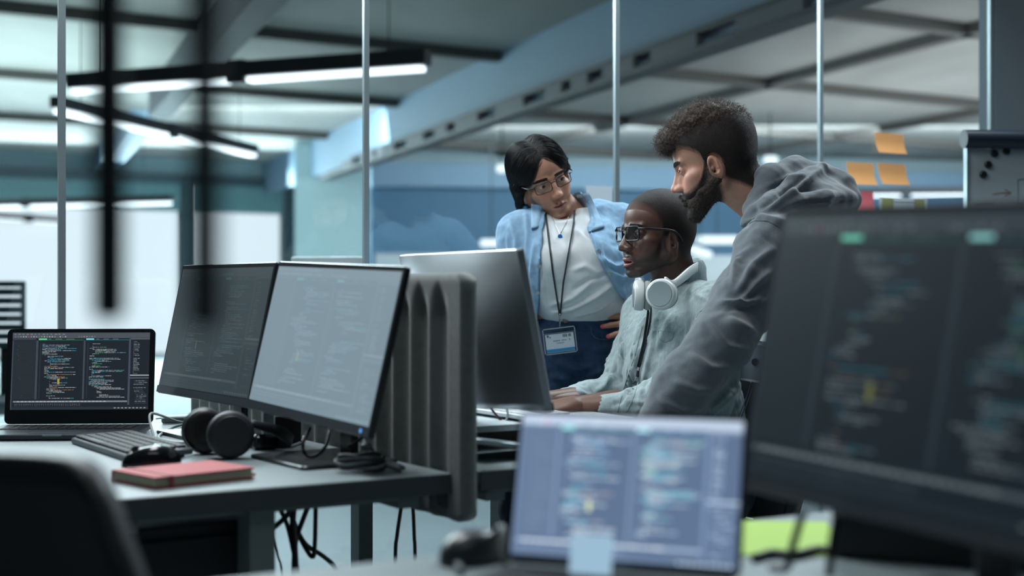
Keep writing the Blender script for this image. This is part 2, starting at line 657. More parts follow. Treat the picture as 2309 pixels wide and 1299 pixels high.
def dbox(mb, u0, u1, v0, v1, z0, z1):
    """box in desk coordinates"""
    return mb.box(D((u0 + u1) / 2, (v0 + v1) / 2, (z0 + z1) / 2), (v1 - v0, u1 - u0, z1 - z0), RD)


def desk(label, v0, v1, u0, u1, legs):
    r = thing('office_desk', label, 'desk', D(u0, v0), A0)
    t = MB()
    dbox(t, u0 + .002, u1, v0, v1, .716, .74)
    build(t, 'desktop', M_top, r, bevel=.003, world=True)
    e = MB()
    dbox(e, u0, u0 + .004, v0, v1, .704, .7385)
    build(e, 'edge_band', M_edge, r, world=True)
    f = MB()
    dbox(f, u0 + .05, u1 - .05, v0 + .04, v0 + .08, .676, .716)
    dbox(f, u0 + .05, u1 - .05, v1 - .08, v1 - .04, .676, .716)
    dbox(f, u0 + .05, u0 + .09, v0 + .04, v1 - .04, .690, .716)
    build(f, 'frame', M_leg, r, world=True)
    for (u, v, wv, wu) in legs:
        q = MB()
        dbox(q, u - wu / 2, u + wu / 2, v - wv / 2, v + wv / 2, 0, .70)
        build(q, 'leg', M_leg, r, bevel=.003, world=True)
    return r


desk('pale desk with grey legs, left of the felt divider', 0, .63, 0, 1.40, [(.06, .285, .046, .06), (1.30, .06, .05, .05), (1.30, .57, .05, .05)])
desk('pale desk right of the felt divider, where the seated man works', .69, 1.34, 0, 1.40, [(.96, .91, .038, .05), (.10, 1.28, .05, .05), (.95, 1.31, .05, .05)])
pd = thing('desk_pedestal', 'black drawer cabinet in shadow under the left desk', 'cabinet', D(.15, .1), A0)
q = MB()
dbox(q, .11, .60, -.08, .310, 0, .672)
build(q, 'carcass', M_ped, pd, bevel=.004, world=True)
for k in range(3):
    q = MB()
    dbox(q, .102, .112, -.075, .305, .03 + k * .21, .03 + k * .21 + .20)
    dr = build(q, 'drawer', M_ped, pd, bevel=.003, world=True)
# foreground desk
fgd = thing('office_desk', 'pale foreground desk carrying the bright laptop and the large dark monitor', 'desk', (0.2, 1.3, 0), A0)
pf = 1.549
q = vline(pf - .40, .50, 1.9, .70, .74, .80)
build(q, 'desktop', M_top, fgd, bevel=.003, world=True)
for s in (.58, 1.8):
    for pp in (pf - .08, pf - .72):
        build(vline(pp, s - .03, s + .03, 0, .70, .06), 'leg', M_leg, fgd, world=True)

# ------------------------------------------------------------------ felt divider
M_felt = mat('grey_felt', (98, 106, 105), .95, noise=(60, .10), bump=(400, .5), sheen=.4)
dv = thing('desk_divider', 'grey felt desk divider with vertical flutes between the two desks', 'divider', D(.7, .66), A0)


def felt():
    U0, U1, Z0, Z1, Rr = -.035, 1.42, .652, 1.098, .035
    NU, NZ = 420, 60
    vs, fs = [], []
    for side in (-1, 1):
        for i in range(NU + 1):
            u = U0 + (U1 - U0) * i / NU
            ex = min(u - U0, U1 - u)
            cut = Rr - math.sqrt(max(0, Rr * Rr - max(0, Rr - ex) ** 2)) if ex < Rr else 0
            ph = ((u - .015) / .074) % 1.0
            for j in range(NZ + 1):
                t = j / NZ
                z = Z0 + cut + (Z1 - Z0 - 2 * cut) * t
                edge = min(1, ex / .006) ** .5
                # flute: grooves between pillows, fading to an arch at the top
                zt = (Z1 - .035 - z) / .055
                zt = max(0, min(1, zt - 1.2 * abs(ph - .5) ** 1.3 + .35))
                groove = 1 - abs(math.cos(ph * math.pi)) ** 3.2 if 0 < u < 1.40 else 0
                th = .017 - .0155 * groove * zt * (1 if u > .02 else 0)
                th *= (.35 + .65 * min(1, min(z - Z0, Z1 - z) / .010) ** .5) * (.3 + .7 * edge)
                vs.append(D(u, .648 + side * th, z))
    W = NZ + 1
    off = (NU + 1) * W
    for i in range(NU):
        for j in range(NZ):
            a = i * W + j
            fs.append((a, a + 1, a + W + 1, a + W))
            b = off + a
            fs.append((b, b + W, b + W + 1, b + 1))
    for i in range(NU):
        a = i * W
        fs.append((a, a + W, off + a + W, off + a))
        a = i * W + NZ
        fs.append((a, off + a, off + a + W, a + W))
    for j in range(NZ):
        fs.append((j, off + j, off + j + 1, j + 1))
        a = NU * W + j
        fs.append((a, a + 1, off + a + 1, off + a))
    m = MB()
    m.add(vs, fs)
    return m


build(felt(), 'felt_panel', M_felt, dv, smooth=True, world=True)
for u in (.0, 1.32):
    q = MB()
    dbox(q, u + .02, u + .06, .630, .69, .675, .702)
    build(q, 'clamp', M_dark, dv, world=True)

# ------------------------------------------------------------------ code screens


def code_display(W, H, kind, pre, seed=1, lift=(0, 0, 0), gain=1.0, text=1.0, glow=1.0, bar=(74, 80, 88), tabs=None):
    """UI drawn as flat marks on the local XZ plane facing -Y, origin at lower left."""
    rnd = random.Random(seed)
    mb = MB()
    cols = []

    def m(rgb, g=None):
        g = gain if g is None else g
        c = tuple(max(0, min(255, lift[i] + rgb[i] * g)) for i in range(3))
        n = pre + '_%d_%d_%d' % c
        mm_ = emit(n, c, glow)
        if mm_ not in cols:
            cols.append(mm_)
        return cols.index(mm_)

    def r(x0, y0, x1, y1, c, lay=1, g=None):
        mb.mi = m(c, g)
        e = -.00012 * lay
        X0, X1, Z0, Z1 = x0 * W, x1 * W, (1 - y1) * H, (1 - y0) * H
        mb.quad((X0, e, Z0), (X1, e, Z0), (X1, e, Z1), (X0, e, Z1))

    r(0, 0, 1, 1, (27, 34, 43), 0)
    r(0, 0, 1, .072, bar)
    for k in range(13):
        x = .012 + k * .029
        r(x, .016, x + rnd.uniform(.010, .022), .026, (150, 158, 166), 2, text)
    for k in range(26):
        x = .016 + k * .019 + (.02 if k > 15 else 0) + (.08 if k > 18 else 0)
        if x < .8:
            r(x, .044, x + .010, .060, (220, 60, 70) if k == 5 else rnd.choice(((180, 188, 196), (120, 130, 138), (150, 158, 166))), 2, text)
    r(0, .076, .168, .092, (60, 68, 76))
    r(.19, .076, .25, .094, (86, 205, 130), 3, tabs)
    r(.19, .094, .515, .098, (60, 150, 100), 2)
    r(.535, .076, .592, .094, (110, 210, 232), 3, tabs)
    r(.535, .094, .845, .098, (60, 140, 150), 2)
    for (a, b) in ((.26, .28), (.31, .36), (.39, .45), (.61, .63), (.66, .70), (.73, .77)):
        r(a, .080, b, .088, (92, 104, 110), 2)
    r(.0, .10, .010, 1, (60, 68, 80))
    r(.012, .10, .168, .865, (36, 44, 52))
    r(.172, .10, .188, .865, (62, 70, 80))
    r(.517, .10, .530, .865, (62, 70, 80))
    r(.848, .08, .862, .94, (66, 76, 90))
    r(.862, .075, 1, .09, (86, 92, 98))
    r(.862, .55, 1, .565, (150, 156, 160))
    r(.862, .585, 1, .60, (80, 88, 96))
    r(.02, .885, .845, .905, (120, 128, 134))
    r(0, .965, 1, 1, (40, 48, 56))
    W1, W2, CY_, YE, OR, GR, RED = (208, 216, 222), (170, 182, 190), (70, 178, 205), (190, 186, 96), (180, 136, 96), (90, 190, 120), (186, 90, 90)

    def block(x0, x1, y0, y1, pal, n, dim=1.0, gutter=True, ind=.02):
        dy = (y1 - y0) / n
        depth = 1
        cw = .0029
        for i in range(n):
            y = y0 + i * dy
            if gutter:
                r(x0 + .002, y + dy * .2, x0 + .008, y + dy * .72, (96, 112, 120), 2, dim * text * .7)
            if rnd.random() < .10:
                continue
            depth = max(0, min(5, depth + rnd.choice((-1, 0, 0, 0, 1, 1, -1))))
            x = x0 + .018 + depth * ind
            col = rnd.choice(pal)
            if rnd.random() < .12:
                r(x, y + dy * .2, x + .003, y + dy * .75, W2, 2, dim * text)
                continue
            for k in range(rnd.randint(2, 12)):
                wl = rnd.randint(1, 9) * cw
                if x + wl > x1:
                    break
                if rnd.random() < .45:
                    col = rnd.choice(pal)
                r(x, y + dy * .28, x + wl, y + dy * .68, col, 2, dim * text)
                x += wl + cw * rnd.choice((1, 1, 2))

    block(.02, .165, .13, .86, [(86, 98, 104), (76, 90, 100), (90, 92, 84)], 44, .62, False, .008)
    block(.20, .505, .14, .36, [W1, CY_, W2, W2, (110, 140, 180)], 15)
    block(.20, .505, .36, .43, [YE, CY_, W2, W1], 5)
    block(.20, .48, .43, .86, [W1, W1, W2, W2, CY_, OR], 28)
    mb.mi = 0
    r(.335, .60, .35, .67, YE, 3, text)
    block(.545, .84, .14, .50, [W1, W1, CY_, GR, W2, W2], 25)
    block(.545, .845, .50, .70, [CY_, W1, W1, (120, 200, 210), W2], 14, 1, True, .02)
    block(.545, .845, .70, .85, [W1, W1, W2], 10)
    block(.865, .93, .11, .545, [W2, (120, 130, 136)], 22, .9, False, .0)
    block(.865, .99, .62, .93, [W2, (90, 100, 110)], 14, .8, False, .006)
    for k in range(24):
        x = .05 + k * .027
        r(x, .889, x + rnd.uniform(.012, .022), .900, (210, 214, 216), 2, text)
    for k in range(30):
        x = .03 + k * .016
        r(x, .925, x + rnd.uniform(.006, .012), .932, (120, 130, 138), 2, text)
        r(x, .945, x + rnd.uniform(.006, .014), .951, (100, 110, 118), 2, text)
    for k in range(9):
        r(.75 + k * .027, .975, .765 + k * .027, .985, (190, 196, 200), 2, text)
    return mb, cols


def laptop(name, label, loc, rz, W=.345, Dp=.235, Hs=.225, tilt=12, disp=None, lid=None, roll=0):
    """local: screen faces -Y, hinge at y=0."""
    r = thing(name, label, 'laptop', loc, rz)
    M_b = mat('laptop_body', (62, 68, 74), .35, metal=.6) if lid is None else lid
    build(MB().rslab(W, Dp, .011, .012, Matrix.Translation((0, -Dp / 2, .0075)), inset=.002), 'base', M_b, r)
    kb = MB()
    for i in range(14):
        for j in range(5):
            kb.box((-W * .40 + i * W * .80 / 13, -.035 - j * .019, .0140), (W * .80 / 13 * .84, .0155, .0016))
    build(kb, 'keyboard', mat('laptop_keys', (24, 27, 30), .6), r)
    build(MB().rslab(W * .34, .075, .0006, .006, Matrix.Translation((0, -Dp + .055, .0134))), 'trackpad', mat('laptop_trackpad', (54, 60, 66), .3), r)
    build(MB().box((0, -Dp + .0005, .0110), (W * .12, .0022, .003)), 'notch', mat('notch_metal', (140, 150, 156), .3, metal=.6), r)
    lidp = build(MB().rslab(W, Hs, .006, .012, Matrix.Translation((0, 0, 0))), 'lid', mat('laptop_bezel', (16, 19, 23), .3), r)
    Mx = Matrix.Translation((0, .006, .013)) @ Matrix.Rotation(math.radians(-tilt), 4, 'X') @ Matrix.Translation((0, 0, Hs / 2)) @ Matrix.Rotation(math.radians(90), 4, 'X')
    lidp.matrix_local = Mx
    m, cols = disp
    o = build(m, 'display', cols, lidp)
    return r, o


M90 = Matrix.Rotation(math.radians(-90), 4, 'X')
# left laptop
Wd, Hd = .316, .180
dsp = code_display(Wd, Hd, 0, 'code', 3, glow=1.0, text=.82)
pl = on(190, 952)
lap, dob = laptop('laptop', 'dark laptop showing code, at the far left end of the left desk', (pl.x + .046, 3.30, .741), math.radians(3.5), .340, .235, .222, 8, dsp)
dob.matrix_local = M90 @ Matrix.Translation((-Wd / 2, -.0032, -Hd / 2 + .012))

# bright foreground laptop
Wd, Hd = .262, .162
dsp = code_display(Wd, Hd, 0, 'bright', 8, lift=(68, 82, 104), gain=.82, text=.85, glow=1.15, bar=(140, 142, 140), tabs=1.15)
lap2, dob = laptop('laptop', 'bright out-of-focus laptop in the foreground showing code', (.118, 1.580, .741), math.radians(-22), .272, .19, .177, 14, dsp)
dob.matrix_local = M90 @ Matrix.Translation((-Wd / 2, -.0032, -Hd / 2 + .003))
nt_ = MB().box((0, 0, 0), (.048, .0008, .07))
sn = build(nt_, 'sticky_note', emit('note_glow', (176, 214, 240), .75))  # paper is no lamp; its brightness is put in as emission
tag(sn, 'pale blue sticky note stuck low on the bright foreground laptop screen', 'sticky note')
sn.matrix_world = Matrix.Translation((.086, 1.562, .764)) @ Matrix.Rotation(math.radians(-20), 4, 'Z') @ Matrix.Rotation(math.radians(-14), 4, 'X')


def monitor(label, W, H, base, pan, rz, tilt, roll, zc, disp, style='front', stand_drop=.05, plate=(.24, .20), th=.022, body=None, cat='monitor', neckw=.05):
    """base: neck foot point on the table, pan: panel centre (world). Local -Y is the viewing side."""
    r = thing('monitor', label, cat, (base[0], base[1], base[2]), rz)
    body = body or M_blks
    inv = wm(r).inverted()
    c = inv @ Vector(pan)
    MP = Matrix.Translation(c) @ Matrix.Rotation(math.radians(roll), 4, 'Y') @ Matrix.Rotation(math.radians(-tilt), 4, 'X')
    sh = MB().rslab(W, H, th * .55, .006, Matrix.Rotation(math.radians(90), 4, 'X'), inset=.0015)
    shell = build(sh, 'shell', body, r)
    shell.matrix_local = MP
    if style == 'dome':
        bk = MB()
        NX, NY = 36, 24
        vs = []
        for j in range(NY + 1):
            for i in range(NX + 1):
                a, b = -1 + 2 * i / NX, -1 + 2 * j / NY
                dm = (1 - abs(a) ** 3.0) * min(1, (1 - ((b + 1) / 2) ** 2.2) * 1.0) * min(1, (b + 1) / .05)
                vs.append((a * W / 2 * .996, th * .27 + .068 * dm, b * H / 2 * .994))
        bk.add(vs, [(j * (NX + 1) + i, (j + 1) * (NX + 1) + i, (j + 1) * (NX + 1) + i + 1, j * (NX + 1) + i + 1) for j in range(NY) for i in range(NX)])
    else:
      bk = MB().rslab(W * .86, H * .80, .018, .05, Matrix.Translation((0, th * .27 + .008, 0)) @ Matrix.Rotation(math.radians(90), 4, 'X'), inset=.009)
    b2 = build(bk, 'back_cover', body, shell, smooth=style == 'dome')
    chn = MB().rslab(W - .001, .016, .003, .002, Matrix.Translation((0, -th * .275 - .0012, -H / 2 + .010)) @ Matrix.Rotation(math.radians(90), 4, 'X'))
    build(chn, 'chin', mat('chin_plastic', (58, 66, 72), .35), shell)
    if disp:
        m, cols = disp
        o = build(m, 'display', cols, shell)
        o.location = (-(W - .016) / 2, -th * .275 - .0006, -H / 2 + .0195)
    # stand
    nb = MB()
    nb.box((0, .006, (c.z) / 2), (neckw, .016, c.z))
    build(nb, 'neck', body, r, bevel=.003)
    hd = MB().box((c.x / 2, (c.y + .03) / 2 + .0, c.z), (.07, abs(c.y) + .02, .07))
    build(hd, 'head', body, r, bevel=.003)
    pb = MB().rslab(plate[0], plate[1], .008, .012, Matrix.Translation((0, -plate[1] / 2 + .05, .004)), inset=.002)
    build(pb, 'base_plate', body, r)
    return r, shell


W24, H24 = .531, .310
# the two monitors on the left desk
dL = code_display(W24 - .016, H24 - .030, 0, 'dim', 5, lift=(56, 70, 74), gain=.22, text=.20, glow=.6)
nL, pL = on(500, 982), Vector((-.663, 3.18, .972))
mL, shL = monitor('dark monitor of faint grey code, further of the pair on the left desk', W24, H24, (pL.x + .045, pL.y + .030, .74), pL, math.radians(-55.9), 12, 0, 0, dL)
dR = code_display(W24 - .016, H24 - .030, 0, 'wash', 6, lift=(118, 138, 148), gain=.12, text=.13, glow=1.0)
pR = Vector((-.362, 2.72, .965))
mR, shR = monitor('washed-out grey monitor beside the divider, nearer of the pair on the left desk', W24, H24, (pR.x + .042, pR.y + .028, .74), pR, math.radians(-56), 13, 1.8, 0, dR)
led = MB().lathe([(.0042, 0), (.0042, .0012)], Matrix.Translation((W24 / 2 - .03, -.0078, -H24 / 2 + .010)) @ Matrix.Rotation(math.radians(90), 4, 'X'), 16)
build(led, 'power_light', emit('blue_led', (90, 150, 230), 1.2), shR)
# seated man's monitor, back towards the camera
M_alu = mat('monitor_back_aluminium', (196, 199, 204), .37, metal=1.0)
pM = Vector((-.085, 2.885, .990))
dS = code_display(.555 - .016, .312 - .030, 0, 'work', 21, lift=(120, 130, 138), gain=.6, glow=2.2)
mM, shM = monitor('large monitor with a smooth grey back, in front of the seated man', .555, .312, (pM.x - .10, pM.y - .05, .785), pM, math.radians(180 - 62.5), 11.5, 0, 0, dS, 'dome', th=.030, body=M_alu, plate=(.18, .14), neckw=.10)
# white-backed monitor beyond the glass
pW = at(741, 640, 5.0)
mW, shW = monitor('white-backed monitor top showing above the left desk monitors', .26, .24, (pW.x + .02, pW.y + .0, .74), Vector((pW.x, pW.y, 1.18 - .12)), math.radians(180 - 8), 6, 0, 0, None, th=.03, body=mat('white_plastic', (214, 220, 224), .4), plate=(.14, .12))
# big foreground monitor
dB = code_display(.555 - .016, .330 - .030, 0, 'big', 9, lift=(0, 10, 14), gain=.74, text=.66, glow=.52, tabs=1.6)
pB = Vector((.426, 1.415, .993))
tB, uB = 11, -28
mB, shB = monitor('large out-of-focus dark monitor of code filling the right foreground', .555, .330, (pB.x + .07, pB.y + .05, .74), pB, math.radians(-90 + 28.5), tB, 1.5, 0, dB)
# ------------------------------------------------------------------ things on the left desk
M_gloss = mat('black_gloss', (12, 14, 18), .15)
M_red = mat('red_cover', (178, 48, 54), .6, bump=(300, .2))
M_page = mat('notebook_pages', (176, 172, 150), .8)
M_wht = mat('white_cable', (170, 180, 180), .4)
M_cbl = mat('black_cable', (16, 18, 21), .5)
M_rcb = mat('dark_red_cable', (52, 22, 26), .5)
M_pad = mat('black_leatherette', (26, 30, 36), .5)

p = on(415, 1083)
nb = thing('notebook', 'red hardcover notebook with elastic band, at the front edge of the left desk', 'notebook', (p.x, p.y, .7405), math.radians(224))
build(MB().rslab(.195, .142, .0022, .004, Matrix.Translation((0, 0, .0013))), 'cover', M_red, nb)
build(MB().rslab(.195, .142, .0022, .004, Matrix.Translation((0, 0, .0187))), 'cover', M_red, nb)
build(MB().box((0, -.002, .010), (.189, .134, .0150)), 'pages', M_page, nb)
build(MB().box((0, -.0700, .010), (.195, .002, .0192)), 'spine', M_red, nb)
build(MB().box((.066, .0005, .0203), (.006, .145, .0008)).box((.066, .0720, .010), (.006, .0012, .0208)), 'elastic_band', mat('red_elastic', (150, 40, 46), .6), nb)
build(MB().tube([(-.09, .03, .008), (-.11, .035, .004), (-.125, .028, .001)], .002, 6), 'ribbon', M_red, nb)

p = on(342, 1050)
ms = thing('computer_mouse', 'black glossy computer mouse behind the red notebook', 'computer mouse', (p.x, p.y, .7405), A0 + math.radians(80))


def mouse_mesh():
    m = MB()
    vs, fs = [], []
    NA, NB = 28, 12
    for j in range(NB + 1):
        t = j / NB * math.pi / 2
        for i in range(NA):
            a = 2 * math.pi * i / NA
            x = .030 * math.cos(a) * math.cos(t) ** .55 * (1 - .12 * math.sin(a))
            y = .055 * math.sin(a) * math.cos(t) ** .55
            z = .038 * math.sin(t) ** .8 * (1 - .25 * (y / .055 + .2) ** 2)
            vs.append((x, y, z))
    for j in range(NB):
        for i in range(NA):
            fs.append((j * NA + i, j * NA + (i + 1) % NA, (j + 1) * NA + (i + 1) % NA, (j + 1) * NA + i))
    fs.append(tuple(range(NA - 1, -1, -1)))
    fs.append(tuple(NB * NA + i for i in range(NA)))
    return m.add(vs, fs)


build(mouse_mesh(), 'body', M_gloss, ms, smooth=True)
build(MB().cyl((-.004, .030, .030), (.004, .030, .030), .008, 16), 'scroll_wheel', M_blk, ms)

# keyboard along the desk row
kc = D(.655, .245, .7405)
kb = thing('keyboard', 'low black computer keyboard in front of the left-desk monitors', 'keyboard', kc, math.radians(-57.5))
build(MB().rslab(.375, .135, .012, .006, Matrix.Translation((0, 0, .009)) @ Matrix.Rotation(math.radians(2.5), 4, 'X'), inset=.002), 'case', mat('keyboard_case', (66, 74, 80), .4), kb)
for sx in (-.15, .15):
    build(MB().box((sx, .05, .003), (.03, .012, .006)), 'foot', M_blk, kb)
keys = []
for j in range(6):
    x = -.18
    nk = [1, 1, 1.15, 1.3, 1.6, 1][j]
    row = 0
    while x < .175:
        kw = .0185 * (nk if row == 0 else 1)
        if j == 5 and row == 3:
            kw = .11
        if x + kw > .183:
            break
        keys.append((x + kw / 2, .052 - j * .0205, kw))
        x += kw + .0032
        row += 1
k0 = None
for i, (x, y, kw) in enumerate(keys[:98]):
    q = MB().rslab(kw, .0178, .005, .002, Matrix.Translation((x, y, .0175 + y * .04)), n=2, inset=.0012)
    build(q, 'key', mat('black_keycap', (22, 25, 28), .55), kb)

# over-ear headphones


def headphones(label, ca, cb, na, nbn, arc, rad, m_shell, m_pad, m_face, thick=.034, band_w=.022, smooth_face=True, world_root=None):
    """cups centred at ca, cb with outward normals; arc = points of the headband centre line."""
    c = Vector(world_root) if world_root else (Vector(ca) + Vector(cb)) / 2
    r = thing('headphones', label, 'headphones', c)
    for (cc, nn) in ((ca, na), (cb, nbn)):
        M = Matrix.Translation(Vector(cc)) @ Vector(nn).to_track_quat('Z', 'Y').to_matrix().to_4x4()
        t = thick
        cup = MB().lathe([(rad * .80, -t * .15), (rad * .96, -t * .1), (rad, t * .1), (rad * .98, t * .35), (rad * .92, t * .52), (rad * .83, t * .58)], M, 48)
        oc = build(cup, 'ear_cup', m_shell, r, smooth=True, world=True)
        pd_ = MB().lathe([(rad * .45, -t * .62), (rad * .72, -t * .72), (rad * .92, -t * .60), (rad * .95, -t * .35), (rad * .84, -t * .12)], M, 48)
        build(pd_, 'ear_pad', m_pad, r, smooth=True, world=True)
        fc = MB().lathe([(rad * .80, t * .55), (rad * .80, t * .60), (rad * .77, t * .635), (.0005, t * .64)], M, 48)
        build(fc, 'cup_face', m_face, oc, world=True)
    bd = MB()
    pts = spline([Vector(q) for q in arc], 6)
    mid = sum(pts, Vector()) / len(pts)
    bn = (pts[0] - pts[len(pts) // 2]).cross(pts[-1] - pts[len(pts) // 2]).normalized()
    vs, fs = [], []
    N = len(pts)
    for i, q in enumerate(pts):
        tn = (pts[min(i + 1, N - 1)] - pts[max(i - 1, 0)]).normalized()
        out = tn.cross(bn).normalized()
        wv = band_w * (.30 + .20 * min(1, min(i, N - 1 - i) / (N * .2)))
        for (a, b) in ((-1, -1), (1, -1), (1.15, 0), (1, 1), (-1, 1), (-1.15, 0)):
            vs.append(q + bn * a * wv + out * b * .0035)
    for i in range(N - 1):
        for k in range(6):
            fs.append((i * 6 + k, i * 6 + (k + 1) % 6, (i + 1) * 6 + (k + 1) % 6, (i + 1) * 6 + k))
    fs.append((5, 4, 3, 2, 1, 0))
    fs.append(tuple((N - 1) * 6 + k for k in range(6)))
    bd.add(vs, fs)
    build(bd, 'headband', m_shell, r, smooth=True, world=True)
    return r


# black pair on the desk: cups upright, band lying behind them
ca = on(517, 1036) + Vector((0, .01, .0465))
cb = on(462, 1031) + Vector((-.012, .055, .0465))
n1 = Vector((.30, -.95, .08)).normalized()
n2 = Vector((-.35, -.90, .05)).normalized()
back = on(600, 1012)
headphones('black over-ear headphones standing on the left desk under the monitors', ca, cb, n1, -n1, [ca + Vector((.040, .010, .02)), ca + Vector((.085, .06, .0)), ca + Vector((.095, .13, -.028)), ca + Vector((.02, .18, -.034)), cb + Vector((-.01, .11, -.034)), cb + Vector((-.02, .05, -.01)), cb + Vector((-.02, .012, .02))], .046, M_pad, M_blk, M_pad, thick=.040)

# black glossy case and small upright box behind the headphones
p = on(592, 1018)
top('sunglasses_case', MB().rslab(.055, .035, .032, .016, Matrix.Translation((p.x, p.y + .03, .757)) @ Matrix.Rotation(.4, 4, 'Z'), inset=.006), M_gloss, 'small glossy black case right of the black headphones', 'case', smooth=False)
p = on(645, 1004)
top('external_drive', MB().box((p.x, p.y + .02, .7705), (.055, .030, .06), Matrix.Rotation(.25, 3, 'Z')), M_blk, 'upright black box with pale edge under the nearer monitor', 'hard drive', bevel=.002)
p = on(580, 1000)
top('dock_station', MB().box((p.x + .01, p.y + .12, .775), (.04, .045, .07), Matrix.Rotation(.3, 3, 'Z')), mat('grey_box', (120, 134, 136), .5), 'small pale grey box standing behind the black headphones', 'adapter', bevel=.004)


def cable(label, pts, r, m, cat='cable', group=None, n=7):
    return top('cable', MB().tube(pts, r, n), m, label, cat, smooth=True, group=group)


# loops of white cable by the laptop
pz = .7445
cable('pale cable looping up at the corner of the left laptop', [at(350, 996, 3.12), at(338, 950, 3.16), at(342, 932, 3.18), at(372, 940, 3.2), at(405, 952, 3.25), on(440, 958) + Vector((0, 0, .006))], .0030, M_wht)
cable('pale grey cable curving over the desk behind the black keyboard', [on(420, 1003) + Vector((0, 0, .004)), on(385, 1000) + Vector((0, 0, .004)), on(357, 990) + Vector((0, 0, .004)), on(385, 970) + Vector((0, 0, .004)), on(425, 962) + Vector((0, 0, .006)), on(480, 965) + Vector((0, 0, .005))], .0032, M_wht)
cable('dark cable lying along the far edge of the left desk', [on(352, 945), on(390, 942), on(450, 941), on(500, 945)], .0022, M_cbl)
q = on(400, 955)
top('power_adapter', MB().rslab(.075, .035, .016, .006, Matrix.Translation((q.x, q.y, .7495)) @ Matrix.Rotation(.3, 4, 'Z'), inset=.003), mat('grey_adapter', (100, 112, 114), .5), 'grey power adapter among cables behind the black headphones', 'adapter')
cable('black cable looping from the nearer monitor down to its base plate', [at(700, 965, 2.70), at(683, 1000, 2.68), at(690, 1026, 2.68), at(712, 1028, 2.68), at(735, 1005, 2.70), at(742, 975, 2.74)], .0034, M_cbl)
cable('black cable bulging out past the right edge of the nearer monitor', [at(806, 905, 2.66), at(826, 930, 2.64), at(829, 962, 2.63), at(812, 990, 2.63), at(785, 1008, 2.66)], .0036, M_cbl)
cable('pale cable with a metal plug lying behind the monitor base plate', [on(618, 1010) + Vector((0, 0, .004)), on(650, 1012) + Vector((0, 0, .004)), on(680, 1000) + Vector((0, 0, .004)), on(684, 985) + Vector((0, 0, .006)), on(672, 984) + Vector((0, 0, .010))], .003, M_wht)

# bundle of coiled cables in front of the divider
bd = thing('cable_bundle', 'coiled grey cable bundle on the desk in front of the monitor base', 'cable', on(815, 1070) + Vector((0, 0, 0)))
M_pl = mat('grey_cable_bundle', (96, 106, 112), .35)
rr_ = random.Random(2)
for k in range(7):
    c = on(812 + rr_.uniform(-6, 6), 1066) + Vector((0, 0, .010 + k * .0032))
    pts = [c + Vector((.040 * math.cos(a), .022 * math.sin(a), .004 * math.sin(a * 2 + k))) for a in [2 * math.pi * i / 12 for i in range(13)]]
    build(MB().tube(pts, .0036, 7), 'coil', M_pl if k % 2 else M_cbl, bd, smooth=True, world=True)
bd = thing('cable_bundle', 'long bundle of straight grey cables leaning against the divider', 'cable', on(870, 1060))
for k in range(8):
    o_ = Vector((rr_.uniform(-.006, .006), rr_.uniform(-.006, .012), rr_.uniform(0, .008)))
    build(MB().tube([at(822, 1006, 2.60) + o_, at(835, 1025, 2.58) + o_, at(862, 1045, 2.58) + o_, on(905, 1066) + Vector((0, 0, .005)) + o_ * .7], .0038, 7), 'strand', M_pl if k % 3 else M_cbl, bd, smooth=True, world=True)

# cables under the desk
zb_ = .70
for (lab, pts, r, m) in (
    ('black cable under the desk, straight and ending in a hook', [at(712, 1140, 2.75), at(711, 1180, 2.75), at(710, 1220, 2.75), at(706, 1256, 2.75), at(690, 1238, 2.76), at(670, 1198, 2.78), at(655, 1160, 2.8), at(640, 1135, 2.8)], .0045, M_cbl),
    ('thick black cable falling straight below the desk frame', [at(663, 1138, 2.7), at(660, 1180, 2.7), at(664, 1230, 2.7), at(667, 1300, 2.7), at(668, 1420, 2.7), at(664, 1900, 2.72)], .0062, M_cbl),
    ('black cable sweeping left to the leg below the desk', [at(662, 1138, 2.66), at(645, 1165, 2.66), at(618, 1190, 2.66), at(590, 1215, 2.68), at(560, 1260, 2.7)], .0052, M_cbl),
    ('black cable curving right and away towards the floor', [at(650, 1138, 2.8), at(668, 1190, 2.8), at(690, 1228, 2.82), at(730, 1255, 2.85), at(757, 1283, 2.9), at(775, 1340, 2.95), at(780, 1700, 3.0)], .0048, M_cbl),
    ('black cable bowing down left of the thick one', [at(628, 1140, 2.72), at(648, 1185, 2.72), at(661, 1240, 2.71), at(672, 1300, 2.70), at(690, 1500, 2.7)], .0045, M_cbl),
    ('black cable crossing from upper right to the thick one', [at(697, 1136, 2.74), at(680, 1180, 2.73), at(666, 1225, 2.72), at(662, 1300, 2.72), at(655, 1600, 2.7)], .0050, M_cbl),
    ('thin black wire hanging close to the desk leg', [at(612, 1140, 2.8), at(617, 1205, 2.8), at(627, 1255, 2.8), at(637, 1310, 2.8), at(650, 1600, 2.8)], .0022, M_cbl),
    ('dark red cable hanging below the divider, left of two', [at(908, 1120, 3.0), at(902, 1160, 3.0), at(895, 1210, 3.0), at(891, 1270, 3.0), at(888, 1600, 3.0)], .0042, M_rcb),
    ('dark red cable hanging below the divider, right of two', [at(929, 1120, 3.0), at(932, 1160, 3.0), at(934, 1210, 3.0), at(936, 1270, 3.0), at(938, 1600, 3.0)], .0040, M_rcb)):
    cable(lab, pts, r, m)

